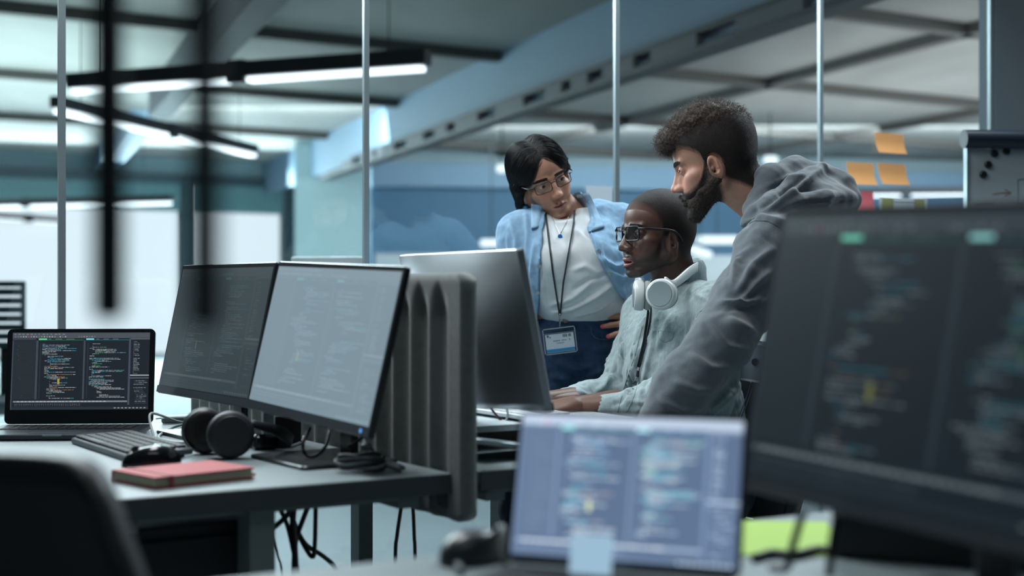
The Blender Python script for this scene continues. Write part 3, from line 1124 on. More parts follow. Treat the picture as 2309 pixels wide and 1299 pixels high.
# ------------------------------------------------------------------ things on the seated man's desk
M_whp = mat('white_laminate', (196, 208, 210), .45)
rs = thing('monitor_riser', 'white monitor riser with a dark open shelf on the right desk', 'riser', D(.62, 1.0), A0)
q = MB()
dbox(q, .28, .92, .76, 1.24, .776, .790)
build(q, 'top_board', M_whp, rs, bevel=.002, world=True)
for v in (.75, 1.24):
    q = MB()
    dbox(q, .29, .91, v - .008 + .012, v + .008 + .0, .7405, .776)
    build(q, 'side', mat('riser_side', (60, 66, 70), .5), rs, world=True)
q = MB()
dbox(q, .36, .37, .78, 1.22, .7405, .776)
build(q, 'back_board', M_blk, rs, world=True)
kb2 = thing('keyboard', 'white slim keyboard under the seated man\'s hands', 'keyboard', D(.49, 1.02, .791), math.radians(180 - 58.5))
build(MB().rslab(.43, .125, .010, .006, Matrix.Translation((0, 0, .008)) @ Matrix.Rotation(math.radians(2), 4, 'X'), inset=.002), 'case', mat('white_keyboard_case', (182, 190, 194), .4), kb2)
for j in range(5):
    for i in range(19):
        if len([1]) and (j * 19 + i) < 95:
            build(MB().rslab(.0185, .0185, .004, .002, Matrix.Translation((-.198 + i * .022, .044 - j * .022, .0150)), n=1), 'key', mat('white_keycap', (206, 212, 214), .5), kb2)
q = on(1085, 1040)
top('tablet', MB().rslab(.21, .15, .010, .01, Matrix.Translation(D(.17, .84, .765)) @ Matrix.Rotation(A0 + .05, 4, 'Z') @ Matrix.Rotation(math.radians(9), 4, 'Y'), inset=.002), mat('silver_slab', (150, 164, 168), .35, metal=.4), 'silver closed laptop lying at a slant in front of the riser', 'laptop')
dk = MB()
dbox(dk, .02, .12, .93, 1.09, .7405, .778)
top('docking_station', dk, M_blk, 'black docking box near the front edge of the right desk', 'docking station', bevel=.004)
cable('dark red cable dropping from the grey monitor back onto the riser', [at(1085, 880, 2.95), at(1110, 925, 3.0), at(1133, 955, 3.02), at(1112, 966, 3.0), at(1075, 967, 3.0), at(1050, 962, 3.0), at(1080, 953, 3.05), at(1120, 963, 3.03)], .0026, M_rcb)
cable('dark cable curling out left from the grey monitor back', [at(1083, 868, 2.93), at(1084, 895, 2.93), at(1070, 913, 2.95), at(1046, 915, 2.98)], .0030, M_cbl)
cable('pale grey cable hanging past the monitor corner to the riser', [at(1130, 900, 3.0), at(1142, 920, 3.0), at(1144, 940, 3.0), at(1136, 958, 3.02)], .0026, M_wht)

# ------------------------------------------------------------------ foreground desk things
g0 = on(1775, 1215)
gpaper = MB().box((.355, 1.875, .7412), (.15, .26, .0012), Matrix.Rotation(math.radians(-5), 3, 'Z'))
top('note_paper', gpaper, mat('green_paper', (176, 214, 96), .7), 'lime green paper lying under the large foreground monitor', 'paper')
for (lab, pts, r) in (
    ('black cable hanging in front of the lime green paper', [at(1812, 1150, 1.55), at(1800, 1190, 1.55), at(1788, 1230, 1.55), at(1775, 1280, 1.56), at(1740, 1282, 1.6)], .0045),
    ('black cable hanging right of the lime green paper', [at(1888, 1160, 1.52), at(1880, 1200, 1.52), at(1874, 1240, 1.52), at(1870, 1300, 1.52)], .0045),
    ('black cable snaking over the foreground desk below the green paper', [on(1700, 1268) + Vector((0, 0, .005)), on(1740, 1258) + Vector((0, 0, .006)), on(1790, 1262) + Vector((0, 0, .006)), on(1850, 1250) + Vector((0, 0, .006)), on(1920, 1262) + Vector((0, 0, .006))], .0055)):
    cable(lab, pts, r, M_cbl)
dkk = on(1960, 1262)
top('docking_station', MB().box((.605, 1.70, .791), (.42, .12, .10), Matrix.Rotation(-.45, 3, 'Z')), M_blk, 'black box under the large foreground monitor', 'docking station', bevel=.005)
mh = on(1085, 1275)
mse = thing('computer_mouse', 'dark computer mouse with grey cable on the foreground desk', 'computer mouse', (on(1078, 1268).x, 1.72, .7405), math.radians(-50))
build(mouse_mesh(), 'body', mat('dark_mouse', (46, 52, 56), .35), mse, smooth=True)
cable('grey cable curling round the foreground mouse', [on(1040, 1299) + Vector((0, 0, .006)), on(1030, 1270) + Vector((0, 0, .006)), on(1060, 1262) + Vector((0, 0, .02)), at(1100, 1222, 1.72), at(1128, 1190, 1.70), at(1136, 1210, 1.68), on(1140, 1290) + Vector((0, 0, .005))], .0045, mat('mid_grey_cable', (74, 84, 86), .45))

# black chair in the near left foreground
ck = thing('office_chair', 'black out-of-focus office chair back at the bottom left corner', 'chair', (-.522, 1.40, 0), math.radians(-10))


def shell_back(w, h, z0, dep, th, crv):
    m = MB()
    NX, NZ = 20, 16
    vs, fs = [], []
    for side in (0, 1):
        for j in range(NZ + 1):
            t = j / NZ
            for i in range(NX + 1):
                a = -1 + 2 * i / NX
                sh = w / 2 * (1 - .16 * max(0, t - .55) ** 1.6 * 2.2) * (.86 + .14 * math.sin(t * math.pi))
                x = a * sh
                z = z0 + h * t - abs(a) ** 7 * h * .16 * (t > .5) * (t - .5) * 2
                y = dep * (a * a) * -1 + crv * math.sin(t * math.pi) + (th if side else 0)
                vs.append((x, y, z))
    W_ = NX + 1
    off = W_ * (NZ + 1)
    for j in range(NZ):
        for i in range(NX):
            a = j * W_ + i
            fs.append((a, a + 1, a + W_ + 1, a + W_))
            fs.append((off + a, off + a + W_, off + a + W_ + 1, off + a + 1))
    for i in range(NX):
        fs.append((i, off + i, off + i + 1, i + 1))
        a = NZ * W_ + i
        fs.append((a, a + 1, off + a + 1, off + a))
    for j in range(NZ):
        a = j * W_
        fs.append((a, a + W_, off + a + W_, off + a))
        a = j * W_ + NX
        fs.append((a, off + a, off + a + W_, a + W_))
    return m.add(vs, fs)


def office_chair(root, M, z_top, wback=.46, hback=.46, tiltb=0, seat_z=.46):
    b = build(shell_back(wback, hback, z_top - hback, .05, .05, .02), 'backrest', M, root, smooth=True)
    build(MB().rslab(.48, .46, .07, .10, Matrix.Translation((0, -.27, seat_z)), inset=.02), 'seat', M, root)
    build(MB().box((0, .06, (z_top - hback + seat_z) / 2), (.06, .02, z_top - hback - seat_z + .22)).box((0, -.05, seat_z - .045), (.06, .24, .02)), 'back_support', M_dark, root)
    build(MB().cyl((0, -.27, .08), (0, -.27, seat_z - .03), .028, 16), 'gas_column', M_dark, root)
    for k in range(5):
        a = 2 * math.pi * k / 5 + .2
        e = Vector((.29 * math.cos(a), -.27 + .29 * math.sin(a), .075))
        lg = build(MB().tube([(0, -.27, .10), tuple(e)], [.024, .016], 10, smooth=0), 'leg', M_dark, root)
        build(MB().cyl((e.x - .012, e.y, .028), (e.x + .012, e.y, .028), .026, 16), 'caster', M_blk, lg)
    return root


office_chair(ck, M_pad, .905, .40, .48)
pen = thing('armrest', 'thin pale-edged black armrest at the left edge in front of the laptop', 'chair', (0, 0, 0))
bpy.data.objects.remove(pen)

# ------------------------------------------------------------------ right side: notes on the glass and flip chart
FG = FD_GLASS - .006
M_note = mat('orange_sticky', (236, 170, 106), .7)


def note(px0, py0, px1, py1, m, name, label, cat, group=None, curl=.012, ang=0, parent=None):
    a, b = perp_pt(px0, FG), perp_pt(px1, FG)
    z1 = CAMZ - (py0 - CY) / F * a.y
    z0 = CAMZ - (py1 - CY) / F * b.y
    w_, h_ = (b - a).length, z1 - z0
    mb = MB()
    vs, fs = [], []
    N = 8
    for j in range(N + 1):
        for i in range(2):
            t = j / N
            off = -.0012 - curl * max(0, t - .35) ** 2
            x, z = (i - .5) * w_ + t * h_ * math.tan(math.radians(ang)), (0.5 - t) * h_
            vs.append((x, off, z))
            vs.append((x, off - .0006, z))
    for j in range(N):
        o = j * 4
        fs += [(o, o + 2, o + 6, o + 4), (o + 1, o + 5, o + 7, o + 3), (o, o + 4, o + 5, o + 1), (o + 2, o + 3, o + 7, o + 6)]
    fs += [(0, 1, 3, 2), (N * 4, N * 4 + 2, N * 4 + 3, N * 4 + 1)]
    mb.add(vs, fs)
    o = build(mb, name, m, None)
    c = (a + b) / 2
    c.z = (z0 + z1) / 2
    o.location = c
    o.rotation_euler = (0, 0, A0)
    return tag(o, label, cat, group)


gs = 'orange sticky notes on the glass'
note(1972, 298, 2036, 348, M_note, 'sticky_note', 'orange sticky note on the glass, the single one on top', 'sticky note', gs, .03, 6)
note(1908, 365, 1968, 418, M_note, 'sticky_note', 'orange sticky note on the glass, lower left of the three', 'sticky note', gs, .03, 8)
note(1978, 367, 2040, 418, M_note, 'sticky_note', 'orange sticky note on the glass, lower right of the three', 'sticky note', gs, .03, 10)
note(1916, 430, 1968, 480, mat('pink_sticky', (232, 110, 122), .7), 'sticky_note', 'pink sticky note on the glass behind the hoodie shoulder', 'sticky note', None, .02, 3)
pap = note(1982, 444, 2090, 520, mat('white_paper', (206, 216, 224), .7), 'paper_sheet', 'white diagram sheet taped on the glass below the orange notes', 'paper', None, 0, 1)
M_tape = mat('olive_tape', (150, 152, 92), .7)
wS = (perp_pt(2090, FG) - perp_pt(1982, FG)).length
for (x, w_, z, h_, m, nm) in ((-.33, .24, .12, .60, M_tape, 'tape_strip'), (.33, .22, .12, .60, M_tape, 'tape_strip'), (-.06, .10, -.02, .06, mat('blue_ink', (70, 110, 140), .6), 'diagram_mark'), (.10, .12, .0, .03, MATS['blue_ink'], 'diagram_mark'), (.15, .10, -.25, .08, MATS['blue_ink'], 'diagram_mark'), (.0, .5, .30, .02, mat('grey_ink', (120, 128, 136), .6), 'text_line')):
    q = MB().box((x * wS, -.0026, z * .14), (w_ * wS, .0006, h_ * .13))
    build(q, nm, m, pap)
note(1322, 418, 1380, 470, MATS['white_paper'], 'paper_sheet', 'white sheet on the glass beside the mullion behind the woman', 'paper', None, 0, 0)

# flip chart
fc0 = at(2160, 400, 4.75)
fcx = thing('flip_chart', 'white flip chart board with a dark top bar at the right edge', 'flip chart', (fc0.x + .36, 4.75, 0), math.radians(8))
zt_ = CAMZ + (CY - 318) / F * 4.75
build(MB().box((0, 0, zt_ - .52), (.70, .018, .98)), 'board', mat('board_white', (150, 162, 168), .4), fcx, bevel=.004)
bar_ = MB().cyl((-.37, -.02, zt_), (.37, -.02, zt_), .031, 24)
build(bar_, 'top_bar', mat('navy_bar', (18, 30, 42), .4), fcx, smooth=False)
build(MB().box((-.351, 0, zt_ - .52), (.008, .026, 1.0)), 'frame', M_frame, fcx)
for sx in (-.3, .3):
    build(MB().cyl((sx, .02, .02), (sx * .4, .03, zt_ - .1), .012, 10), 'leg', M_frame, fcx)
build(MB().cyl((0, .45, .02), (0, .04, zt_ - .1), .012, 10), 'leg', M_frame, fcx)
for (px, py) in ((2230, 349), (2259, 343), (2215, 374), (2203, 396)):
    q = at(px, py, 4.74)
    l_ = (wm(fcx).inverted() @ q)
    mg = build(MB().lathe([(.0125, 0), (.0125, .006), (.010, .008)], Matrix.Rotation(math.radians(90), 4, 'X'), 24), 'magnet', mat('black_magnet', (18, 24, 26), .4))
    mg.matrix_world = wm(fcx) @ Matrix.Translation((l_.x, -.0095, l_.z))
    tag(mg, 'round black magnet on the flip chart, ' + {349: 'second from the right', 343: 'rightmost of four', 374: 'third down the slanting row', 396: 'lowest of four'}[py], 'magnet', 'round magnets on the flip chart')
ink = mat('marker_red', (150, 110, 112), .6)
inkb = mat('marker_dark', (90, 106, 112), .6)


def fl(px, py):
    q = wm(fcx).inverted() @ at(px, py, 4.74)
    return Vector((q.x, -.0098, q.z))


build(MB().tube([fl(2227, 439), fl(2250, 436), fl(2271, 435)], .0013, 5), 'drawn_arrow', ink, fcx)
build(MB().tube([fl(2256, 429), fl(2271, 435), fl(2256, 443)], .0013, 5, smooth=0), 'drawn_arrow_head', ink, fcx)
build(MB().tube([fl(2330, 405), fl(2287, 406), fl(2288, 462), fl(2330, 462)], .0013, 5, smooth=0), 'drawn_box', inkb, fcx)
build(MB().tube([fl(2187, 480), fl(2187, 463), fl(2228, 461), fl(2228, 480)], .0010, 5, smooth=0), 'drawn_box', inkb, fcx)
build(MB().tube([fl(2302, 455), fl(2309, 432), fl(2316, 455)], .0013, 5, smooth=0), 'drawn_letter', inkb, fcx)
# ------------------------------------------------------------------ implicit-surface modelling for people
class Field:
    def __init__(s, lo, hi, h):
        s.lo = np.array(lo, np.float32)
        s.h = h
        s.n = [int(math.ceil((hi[i] - lo[i]) / h)) + 1 for i in range(3)]
        s.ax = [s.lo[i] + h * np.arange(s.n[i], dtype=np.float32) for i in range(3)]
        s.D = np.full(s.n, 1.0, np.float32)

    def _sub(s, blo, bhi, m):
        sl = []
        for i in range(3):
            a = max(0, int((blo[i] - m - s.lo[i]) / s.h))
            b = min(s.n[i], int((bhi[i] + m - s.lo[i]) / s.h) + 2)
            if b <= a:
                return None
            sl.append(slice(a, b))
        sl = tuple(sl)
        return sl, s.ax[0][sl[0]][:, None, None], s.ax[1][sl[1]][None, :, None], s.ax[2][sl[2]][None, None, :]

    def op(s, blo, bhi, fn, k, op='u'):
        q = s._sub(blo, bhi, (.02 + k) if op == 'u' else k + .002)
        if q is None:
            return
        sl, X, Y, Z = q
        d = fn(X, Y, Z).astype(np.float32)
        a = s.D[sl]
        if op == 'u':
            if k > 0:
                hh = np.maximum(k - np.abs(a - d), 0) / k
                s.D[sl] = np.minimum(a, d) - hh * hh * k * .25
            else:
                s.D[sl] = np.minimum(a, d)
        else:
            d = -d
            if k > 0:
                hh = np.maximum(k - np.abs(a - d), 0) / k
                s.D[sl] = np.maximum(a, d) + hh * hh * k * .25
            else:
                s.D[sl] = np.maximum(a, d)

    def ell(s, c, r, k=.01, op='u', R=None):
        c, r = np.array(c, float), np.array(r, float)
        Ri = np.array(R.transposed()) if R is not None else None

        def fn(X, Y, Z):
            x, y, z = X - c[0], Y - c[1], Z - c[2]
            if Ri is not None:
                x, y, z = (Ri[0, 0] * x + Ri[0, 1] * y + Ri[0, 2] * z, Ri[1, 0] * x + Ri[1, 1] * y + Ri[1, 2] * z, Ri[2, 0] * x + Ri[2, 1] * y + Ri[2, 2] * z)
            k0 = np.sqrt((x / r[0]) ** 2 + (y / r[1]) ** 2 + (z / r[2]) ** 2)
            k1 = np.sqrt((x / r[0] ** 2) ** 2 + (y / r[1] ** 2) ** 2 + (z / r[2] ** 2) ** 2) + 1e-9
            return k0 * (k0 - 1) / k1
        rr = r if R is None else np.array([r.max()] * 3)
        s.op(c - rr, c + rr, fn, k, op)
        return s

    def cap(s, a, b, ra, rb, k=.01, op='u', flat=None):
        a, b = np.array(a, float), np.array(b, float)
        ba = b - a
        L = float(ba @ ba) + 1e-12
        if flat is not None:
            n = np.array(flat[0], float)
            n /= np.linalg.norm(n)
            fs = 1 / flat[1] - 1

        def fn(X, Y, Z):
            x, y, z = X - a[0], Y - a[1], Z - a[2]
            h = np.clip((x * ba[0] + y * ba[1] + z * ba[2]) / L, 0, 1)
            qx, qy, qz = x - h * ba[0], y - h * ba[1], z - h * ba[2]
            if flat is not None:
                t = (qx * n[0] + qy * n[1] + qz * n[2]) * fs
                qx, qy, qz = qx + t * n[0], qy + t * n[1], qz + t * n[2]
            return np.sqrt(qx * qx + qy * qy + qz * qz) - (ra + (rb - ra) * h)
        m = max(ra, rb)
        s.op(np.minimum(a, b) - m, np.maximum(a, b) + m, fn, k, op)
        return s

    def chain(s, pts, rs, k=.01, op='u', flat=None):
        for i in range(len(pts) - 1):
            s.cap(pts[i], pts[i + 1], rs[i], rs[i + 1], k, op, flat)
        return s

    def loft(s, st, side, fwd, k=.01, op='u', e=2.0):
        """st: list of (centre, half width, half depth); elliptical sections."""
        side = np.array(Vector(side).normalized())
        fwd = np.array(Vector(fwd).normalized())
        axis = np.cross(side, fwd)
        cs = np.array([np.array(q[0], float) for q in st])
        o = cs[0]
        t = (cs - o) @ axis
        if t[-1] < 0:
            axis = -axis
            t = -t
        cx, cy = (cs - o) @ side, (cs - o) @ fwd
        ws, ds = np.array([q[1] for q in st]), np.array([q[2] for q in st])
        # smoother profile
        tt = np.linspace(t[0], t[-1], 60)

        def sm(v):
            u = np.interp(tt, t, v)
            for _ in range(12):
                u[1:-1] = (u[:-2] + u[1:-1] * 2 + u[2:]) / 4
            return u
        cx, cy, ws_, ds_ = sm(cx), sm(cy), sm(ws), sm(ds)

        def fn(X, Y, Z):
            x, y, z = X - o[0], Y - o[1], Z - o[2]
            q = x * axis[0] + y * axis[1] + z * axis[2]
            a = x * side[0] + y * side[1] + z * side[2]
            b = x * fwd[0] + y * fwd[1] + z * fwd[2]
            W = np.interp(q, tt, ws_)
            Dp = np.interp(q, tt, ds_)
            a = np.abs(a - np.interp(q, tt, cx)) / W
            b = np.abs(b - np.interp(q, tt, cy)) / Dp
            r = (a ** e + b ** e) ** (1 / e)
            d = (r - 1) * np.minimum(W, Dp)
            over = np.maximum(tt[0] - q, q - tt[-1])
            return np.maximum(d, over)
        m = max(ws.max(), ds.max())
        s.op(cs.min(0) - m, cs.max(0) + m, fn, k, op)
        return s

    def mesh(s, smooth=1):
        D = s.D
        D[0], D[-1], D[:, 0], D[:, -1], D[:, :, 0], D[:, :, -1] = [np.maximum(q, .001) for q in (D[0], D[-1], D[:, 0], D[:, -1], D[:, :, 0], D[:, :, -1])]
        S_ = D < 0
        nx, ny, nz = D.shape
        cnt = np.zeros((nx - 1, ny - 1, nz - 1), np.int8)
        for a in (0, 1):
            for b in (0, 1):
                for c in (0, 1):
                    cnt += S_[a:nx - 1 + a, b:ny - 1 + b, c:nz - 1 + c]
        idx = np.argwhere((cnt > 0) & (cnt < 8))
        corners = [(a, b, c) for a in (0, 1) for b in (0, 1) for c in (0, 1)]
        vals = {c: D[idx[:, 0] + c[0], idx[:, 1] + c[1], idx[:, 2] + c[2]] for c in corners}
        pos = np.zeros((len(idx), 3), np.float32)
        num = np.zeros(len(idx), np.float32)
        for c in corners:
            for ax in range(3):
                if c[ax] == 0:
                    e = list(c)
                    e[ax] = 1
                    va, vb = vals[c], vals[tuple(e)]
                    cr = (va < 0) != (vb < 0)
                    t = np.where(cr, va / np.where(cr, va - vb, 1), 0)
                    p = np.tile(np.array(c, np.float32), (len(idx), 1))
                    p[:, ax] += t
                    pos += p * cr[:, None]
                    num += cr
        V = s.lo + s.h * (idx + pos / num[:, None])
        vid = np.full(cnt.shape, -1, np.int32)
        vid[idx[:, 0], idx[:, 1], idx[:, 2]] = np.arange(len(idx))
        quads = []
        for ax in range(3):
            o1, o2 = [(1, 2), (2, 0), (0, 1)][ax]
            A = [slice(None)] * 3
            B = [slice(None)] * 3
            A[ax] = slice(0, D.shape[ax] - 1)
            B[ax] = slice(1, D.shape[ax])
            for o in (o1, o2):
                A[o] = slice(1, D.shape[o] - 1)
                B[o] = slice(1, D.shape[o] - 1)
            sa, sb = S_[tuple(A)], S_[tuple(B)]
            for (flip, msk) in ((False, sa & ~sb), (True, ~sa & sb)):
                e = np.argwhere(msk)
                e[:, o1] += 1
                e[:, o2] += 1

                def g(d1, d2):
                    q = e.copy()
                    q[:, o1] -= d1
                    q[:, o2] -= d2
                    return vid[q[:, 0], q[:, 1], q[:, 2]]
                qd = np.stack([g(1, 1), g(0, 1), g(0, 0), g(1, 0)], 1)
                if flip:
                    qd = qd[:, ::-1]
                quads.append(qd)
        Q = np.concatenate(quads)
        Q = Q[(Q >= 0).all(1)]
        for _ in range(smooth):
            acc = np.zeros_like(V)
            ct = np.zeros(len(V), np.float32)
            for i in range(4):
                j = (i + 1) % 4
                np.add.at(acc, Q[:, i], V[Q[:, j]])
                np.add.at(acc, Q[:, j], V[Q[:, i]])
                np.add.at(ct, Q[:, i], 1)
                np.add.at(ct, Q[:, j], 1)
            V = V * .5 + .5 * acc / np.maximum(ct, 1)[:, None]
        return V.astype(np.float64), Q


def normals(V, Q):
    n = np.cross(V[Q[:, 2]] - V[Q[:, 0]], V[Q[:, 3]] - V[Q[:, 1]])
    N = np.zeros_like(V)
    for i in range(4):
        np.add.at(N, Q[:, i], n)
    return N / (np.linalg.norm(N, axis=1, keepdims=True) + 1e-12)


def nz(P, f, seed=0.0):
    """cheap smooth pseudo noise, about -1..1"""
    x, y, z = P[:, 0] * f + seed, P[:, 1] * f + seed * 1.7, P[:, 2] * f + seed * .6
    a = np.sin(x + 1.3 * np.sin(y * 1.7 + z)) * np.cos(y * 1.1 + .9 * np.sin(z * 1.3 + x * .7))
    b = np.sin(z * 1.9 + 1.1 * np.sin(x * 1.5 - y)) * np.cos(x * .8 - y * 1.4 + seed)
    c = np.sin(x * 2.7 + y * 2.1) * np.sin(z * 3.1 + x * .5)
    return (a + b + .5 * c) / 2


def join(parts):
    V, Q, off = [], [], 0
    for v, q in parts:
        V.append(v)
        Q.append(q + off)
        off += len(v)
    return np.concatenate(V), np.concatenate(Q)


def np_mesh(name, V, Q, mats, root, col=None, mi=None):
    if root is not None:
        M = np.array(wm(root).inverted())
        V = V @ M[:3, :3].T + M[:3, 3]
    me = bpy.data.meshes.new(name)
    me.vertices.add(len(V))
    me.vertices.foreach_set('co', V.astype(np.float32).ravel())
    me.loops.add(len(Q) * 4)
    me.loops.foreach_set('vertex_index', Q.astype(np.int32).ravel())
    me.polygons.add(len(Q))
    me.polygons.foreach_set('loop_start', np.arange(0, len(Q) * 4, 4, dtype=np.int32))
    me.polygons.foreach_set('use_smooth', np.ones(len(Q), bool))
    if mi is not None:
        me.polygons.foreach_set('material_index', mi.astype(np.int32))
    me.update(calc_edges=True)
    me.validate()
    if col is not None:
        a = me.color_attributes.new('tint', 'FLOAT_COLOR', 'POINT')
        c = np.ones((len(V), 4), np.float32)
        c[:, :3] = col
        a.data.foreach_set('color', c.ravel())
    return link_mesh(name, me, mats, root)


def proj(V):
    return np.stack([CX + F * V[:, 0] / V[:, 1], CY - F * (V[:, 2] - CAMZ) / V[:, 1]], 1)


def seg_dist(P, pts):
    """distance of 2D points to a polyline, and the signed side"""
    best = np.full(len(P), 1e9)
    pts = [np.array(p, float) for p in pts]
    for a, b in zip(pts[:-1], pts[1:]):
        ab = b - a
        h = np.clip(((P - a) @ ab) / (ab @ ab), 0, 1)
        q = P - a - h[:, None] * ab
        best = np.minimum(best, np.hypot(q[:, 0], q[:, 1]))
    return best


def taper_dist(P, pts):
    best = np.full(len(P), 1e9)
    par = np.zeros(len(P))
    pts = [np.array(p, float) for p in pts]
    L = [np.linalg.norm(b - a) for a, b in zip(pts[:-1], pts[1:])]
    tot, s0 = sum(L), 0
    for (a, b), l in zip(zip(pts[:-1], pts[1:]), L):
        ab = b - a
        h = np.clip(((P - a) @ ab) / (ab @ ab), 0, 1)
        q = P - a - h[:, None] * ab
        d = np.hypot(q[:, 0], q[:, 1])
        m = d < best
        best[m] = d[m]
        par[m] = (s0 + h[m] * l) / tot
        s0 += l
    return best, par


def folds(V, Q, lst):
    """sculpt cloth folds into the surface: each (polyline, width, height in m), tapering to the ends"""
    N = normals(V, Q)
    P = proj(V)
    face = np.clip(-N[:, 1] * 2.0 + .3, 0, 1)
    D_ = np.zeros(len(V))
    for (pts, wd, amp) in lst:
        d, t = taper_dist(P, pts)
        D_ += 1.5 * amp * np.exp(-(d / wd) ** 2) * np.sin(np.pi * np.clip(t * .96 + .02, 0, 1)) ** .5
    return V + N * (D_ * face)[:, None]


def frame(fwd, up):
    """matrix with columns (subject right, forward, up)"""
    f = Vector(fwd).normalized()
    r = f.cross(Vector(up)).normalized()
    u = r.cross(f)
    return Matrix((r, f, u)).transposed()


def head(p, neck_base, sc, R, c):
    """head sculpted in local metres, then posed. p: dict of options. Returns V, Q, local V."""
    g = p.get
    f = Field((-.10, -.135, -.20), (.10, .15, .145), g('h', .0019))
    jw, nw, lip = g('jaw', 1.0), g('nose', 1.0), g('lip', 1.0)
    f.ell((0, -.014, .036), (.073, .094, .079), .01)
    f.ell((0, -.036, 0), (.065, .066, .060), .02)
    f.ell((0, .036, .034), (.057, .048, .052), .02)
    f.ell((0, .033, -.028), (.055 * jw, .048, .062), .02)
    for s in (-1, 1):
        f.ell((s * .043, .050, -.024), (.020, .022, .017), .014)
        f.cap((s * .056 * jw, -.002, -.058), (s * .020 * jw, .066, -.097), .016, .014, .018)
        f.cap((s * .058 * jw, -.002, -.030), (s * .056 * jw, -.002, -.060), .015, .016, .016)
        f.cap((s * .012, .083, .015), (s * .042, .070, .017), .0075 + g('brow', 0), .0068 + g('brow', 0), .012)
    f.ell((0, .074, -.099), (.020 * jw, .0155, .015), .016)
    f.ell((0, .070, -.066), (.030, .022, .026), .014)
    # nose: bridge, side walls, tip and wings
    nl = g('nlen', 1.0)
    f.cap((0, .0815, .008), (0, .082 + .0225 * nl, -.031), .0070, .0078 * nw, .010)
    for s in (-1, 1):
        f.cap((s * .0060, .0790, -.004), (s * .0095 * nw, .0890, -.034), .0060, .0075, .012)
        f.ell((s * .030, .054, -.048), (.024, .026, .026), .02)
    f.ell((0, .082 + .0245 * nl, -.0350), (.0092 * nw, .0092, .0082), .008)
    for s in (-1, 1):
        f.ell((s * .0120 * nw, .0950, -.0385), (.0072 * nw, .0110, .0072), .006)
        f.ell((s * .0068 * nw, .1000, -.0462), (.0036 * nw, .0070, .0036), .003, 's')
    # eye sockets, lids
    for s in (-1, 1):
        f.ell((s * .031, .0935, -.001), (.0175, .0145, .0120), .012, 's')
        f.ell((s * .031, .0690, -.0005), (.0165, .0142, .0142), .004)
    op_ = g('eye', 1.0)
    for s in (-1, 1):
        f.ell((s * .031, .0850, -.0010), (.0142, .0110, .0046 * op_), .0015, 's')
        # upper lid fold
        f.ell((s * .031, .0865, .0075), (.0145, .0060, .0016), .004, 's')
    # philtrum, lips
    f.cap((0, .0925, -.050), (0, .0945, -.058), .0016, .0020, .004, 's')
    mo = g('open', 0.0)
    for s in (-1, 1):
        f.cap((s * .0235, .0815, -.0705), (s * .006, .0930, -.0665), .0032, .0048 * lip, .006)
        f.cap((s * .0215, .0815, -.0725 - mo * .5), (s * .004, .0905, -.0770 - mo), .0035, .0058 * lip, .006)
    f.ell((0, .0925, -.0705 - mo * .5), (.0215, .0140, .0010 + mo * .55), .0018, 's')
    f.ell((0, .0955, -.0885 - mo), (.015, .0060, .0040), .007, 's')
    if mo:
        f.ell((0, .0845, -.0655), (.0150, .0060, .0032), .001)
    for s in (-1, 1):
        # ears
        E_ = Matrix.Rotation(math.radians(-10), 3, 'X') @ Matrix.Rotation(math.radians(s * -16), 3, 'Z')
        f.ell((s * .0740, -.004, -.022), (.0065, .0165, .0300), .004, 'u', E_)
        f.ell((s * .0705, .002, -.030), (.0080, .0110, .0180), .008)
        f.ell((s * .0800, -.001, -.019), (.0062, .0095, .0185), .003, 's', E_)
        f.ell((s * .0800, .000, -.029), (.0090, .0060, .0080), .003, 's')
        f.ell((s * .0765, .0030, -.0250), (.0035, .0045, .0060), .003)
        f.cap((s * .0765, -.0085, -.008), (s * .0770, -.0100, -.026), .0022, .0022, .003)
        f.ell((s * .0730, .0035, -.0470), (.0050, .0075, .0080), .005)
    # neck
    nb_ = (R.transposed() @ (Vector(neck_base) - Vector(c))) / sc
    nr = g('neck', .056)
    f.chain([(0, -.020, -.030), tuple(nb_)], [nr * .97, nr * 1.05], g('nk', .020))
    if g('apple'):
        f.ell(tuple(Vector((0, .026, -.125))), (.010, .010, .014), .012)
    V, Q = f.mesh(1)
    L = V.copy()
    V = V * sc
    if g('post'):
        pass
    Rn = np.array(R)
    return V @ Rn.T + np.array(c), Q, L


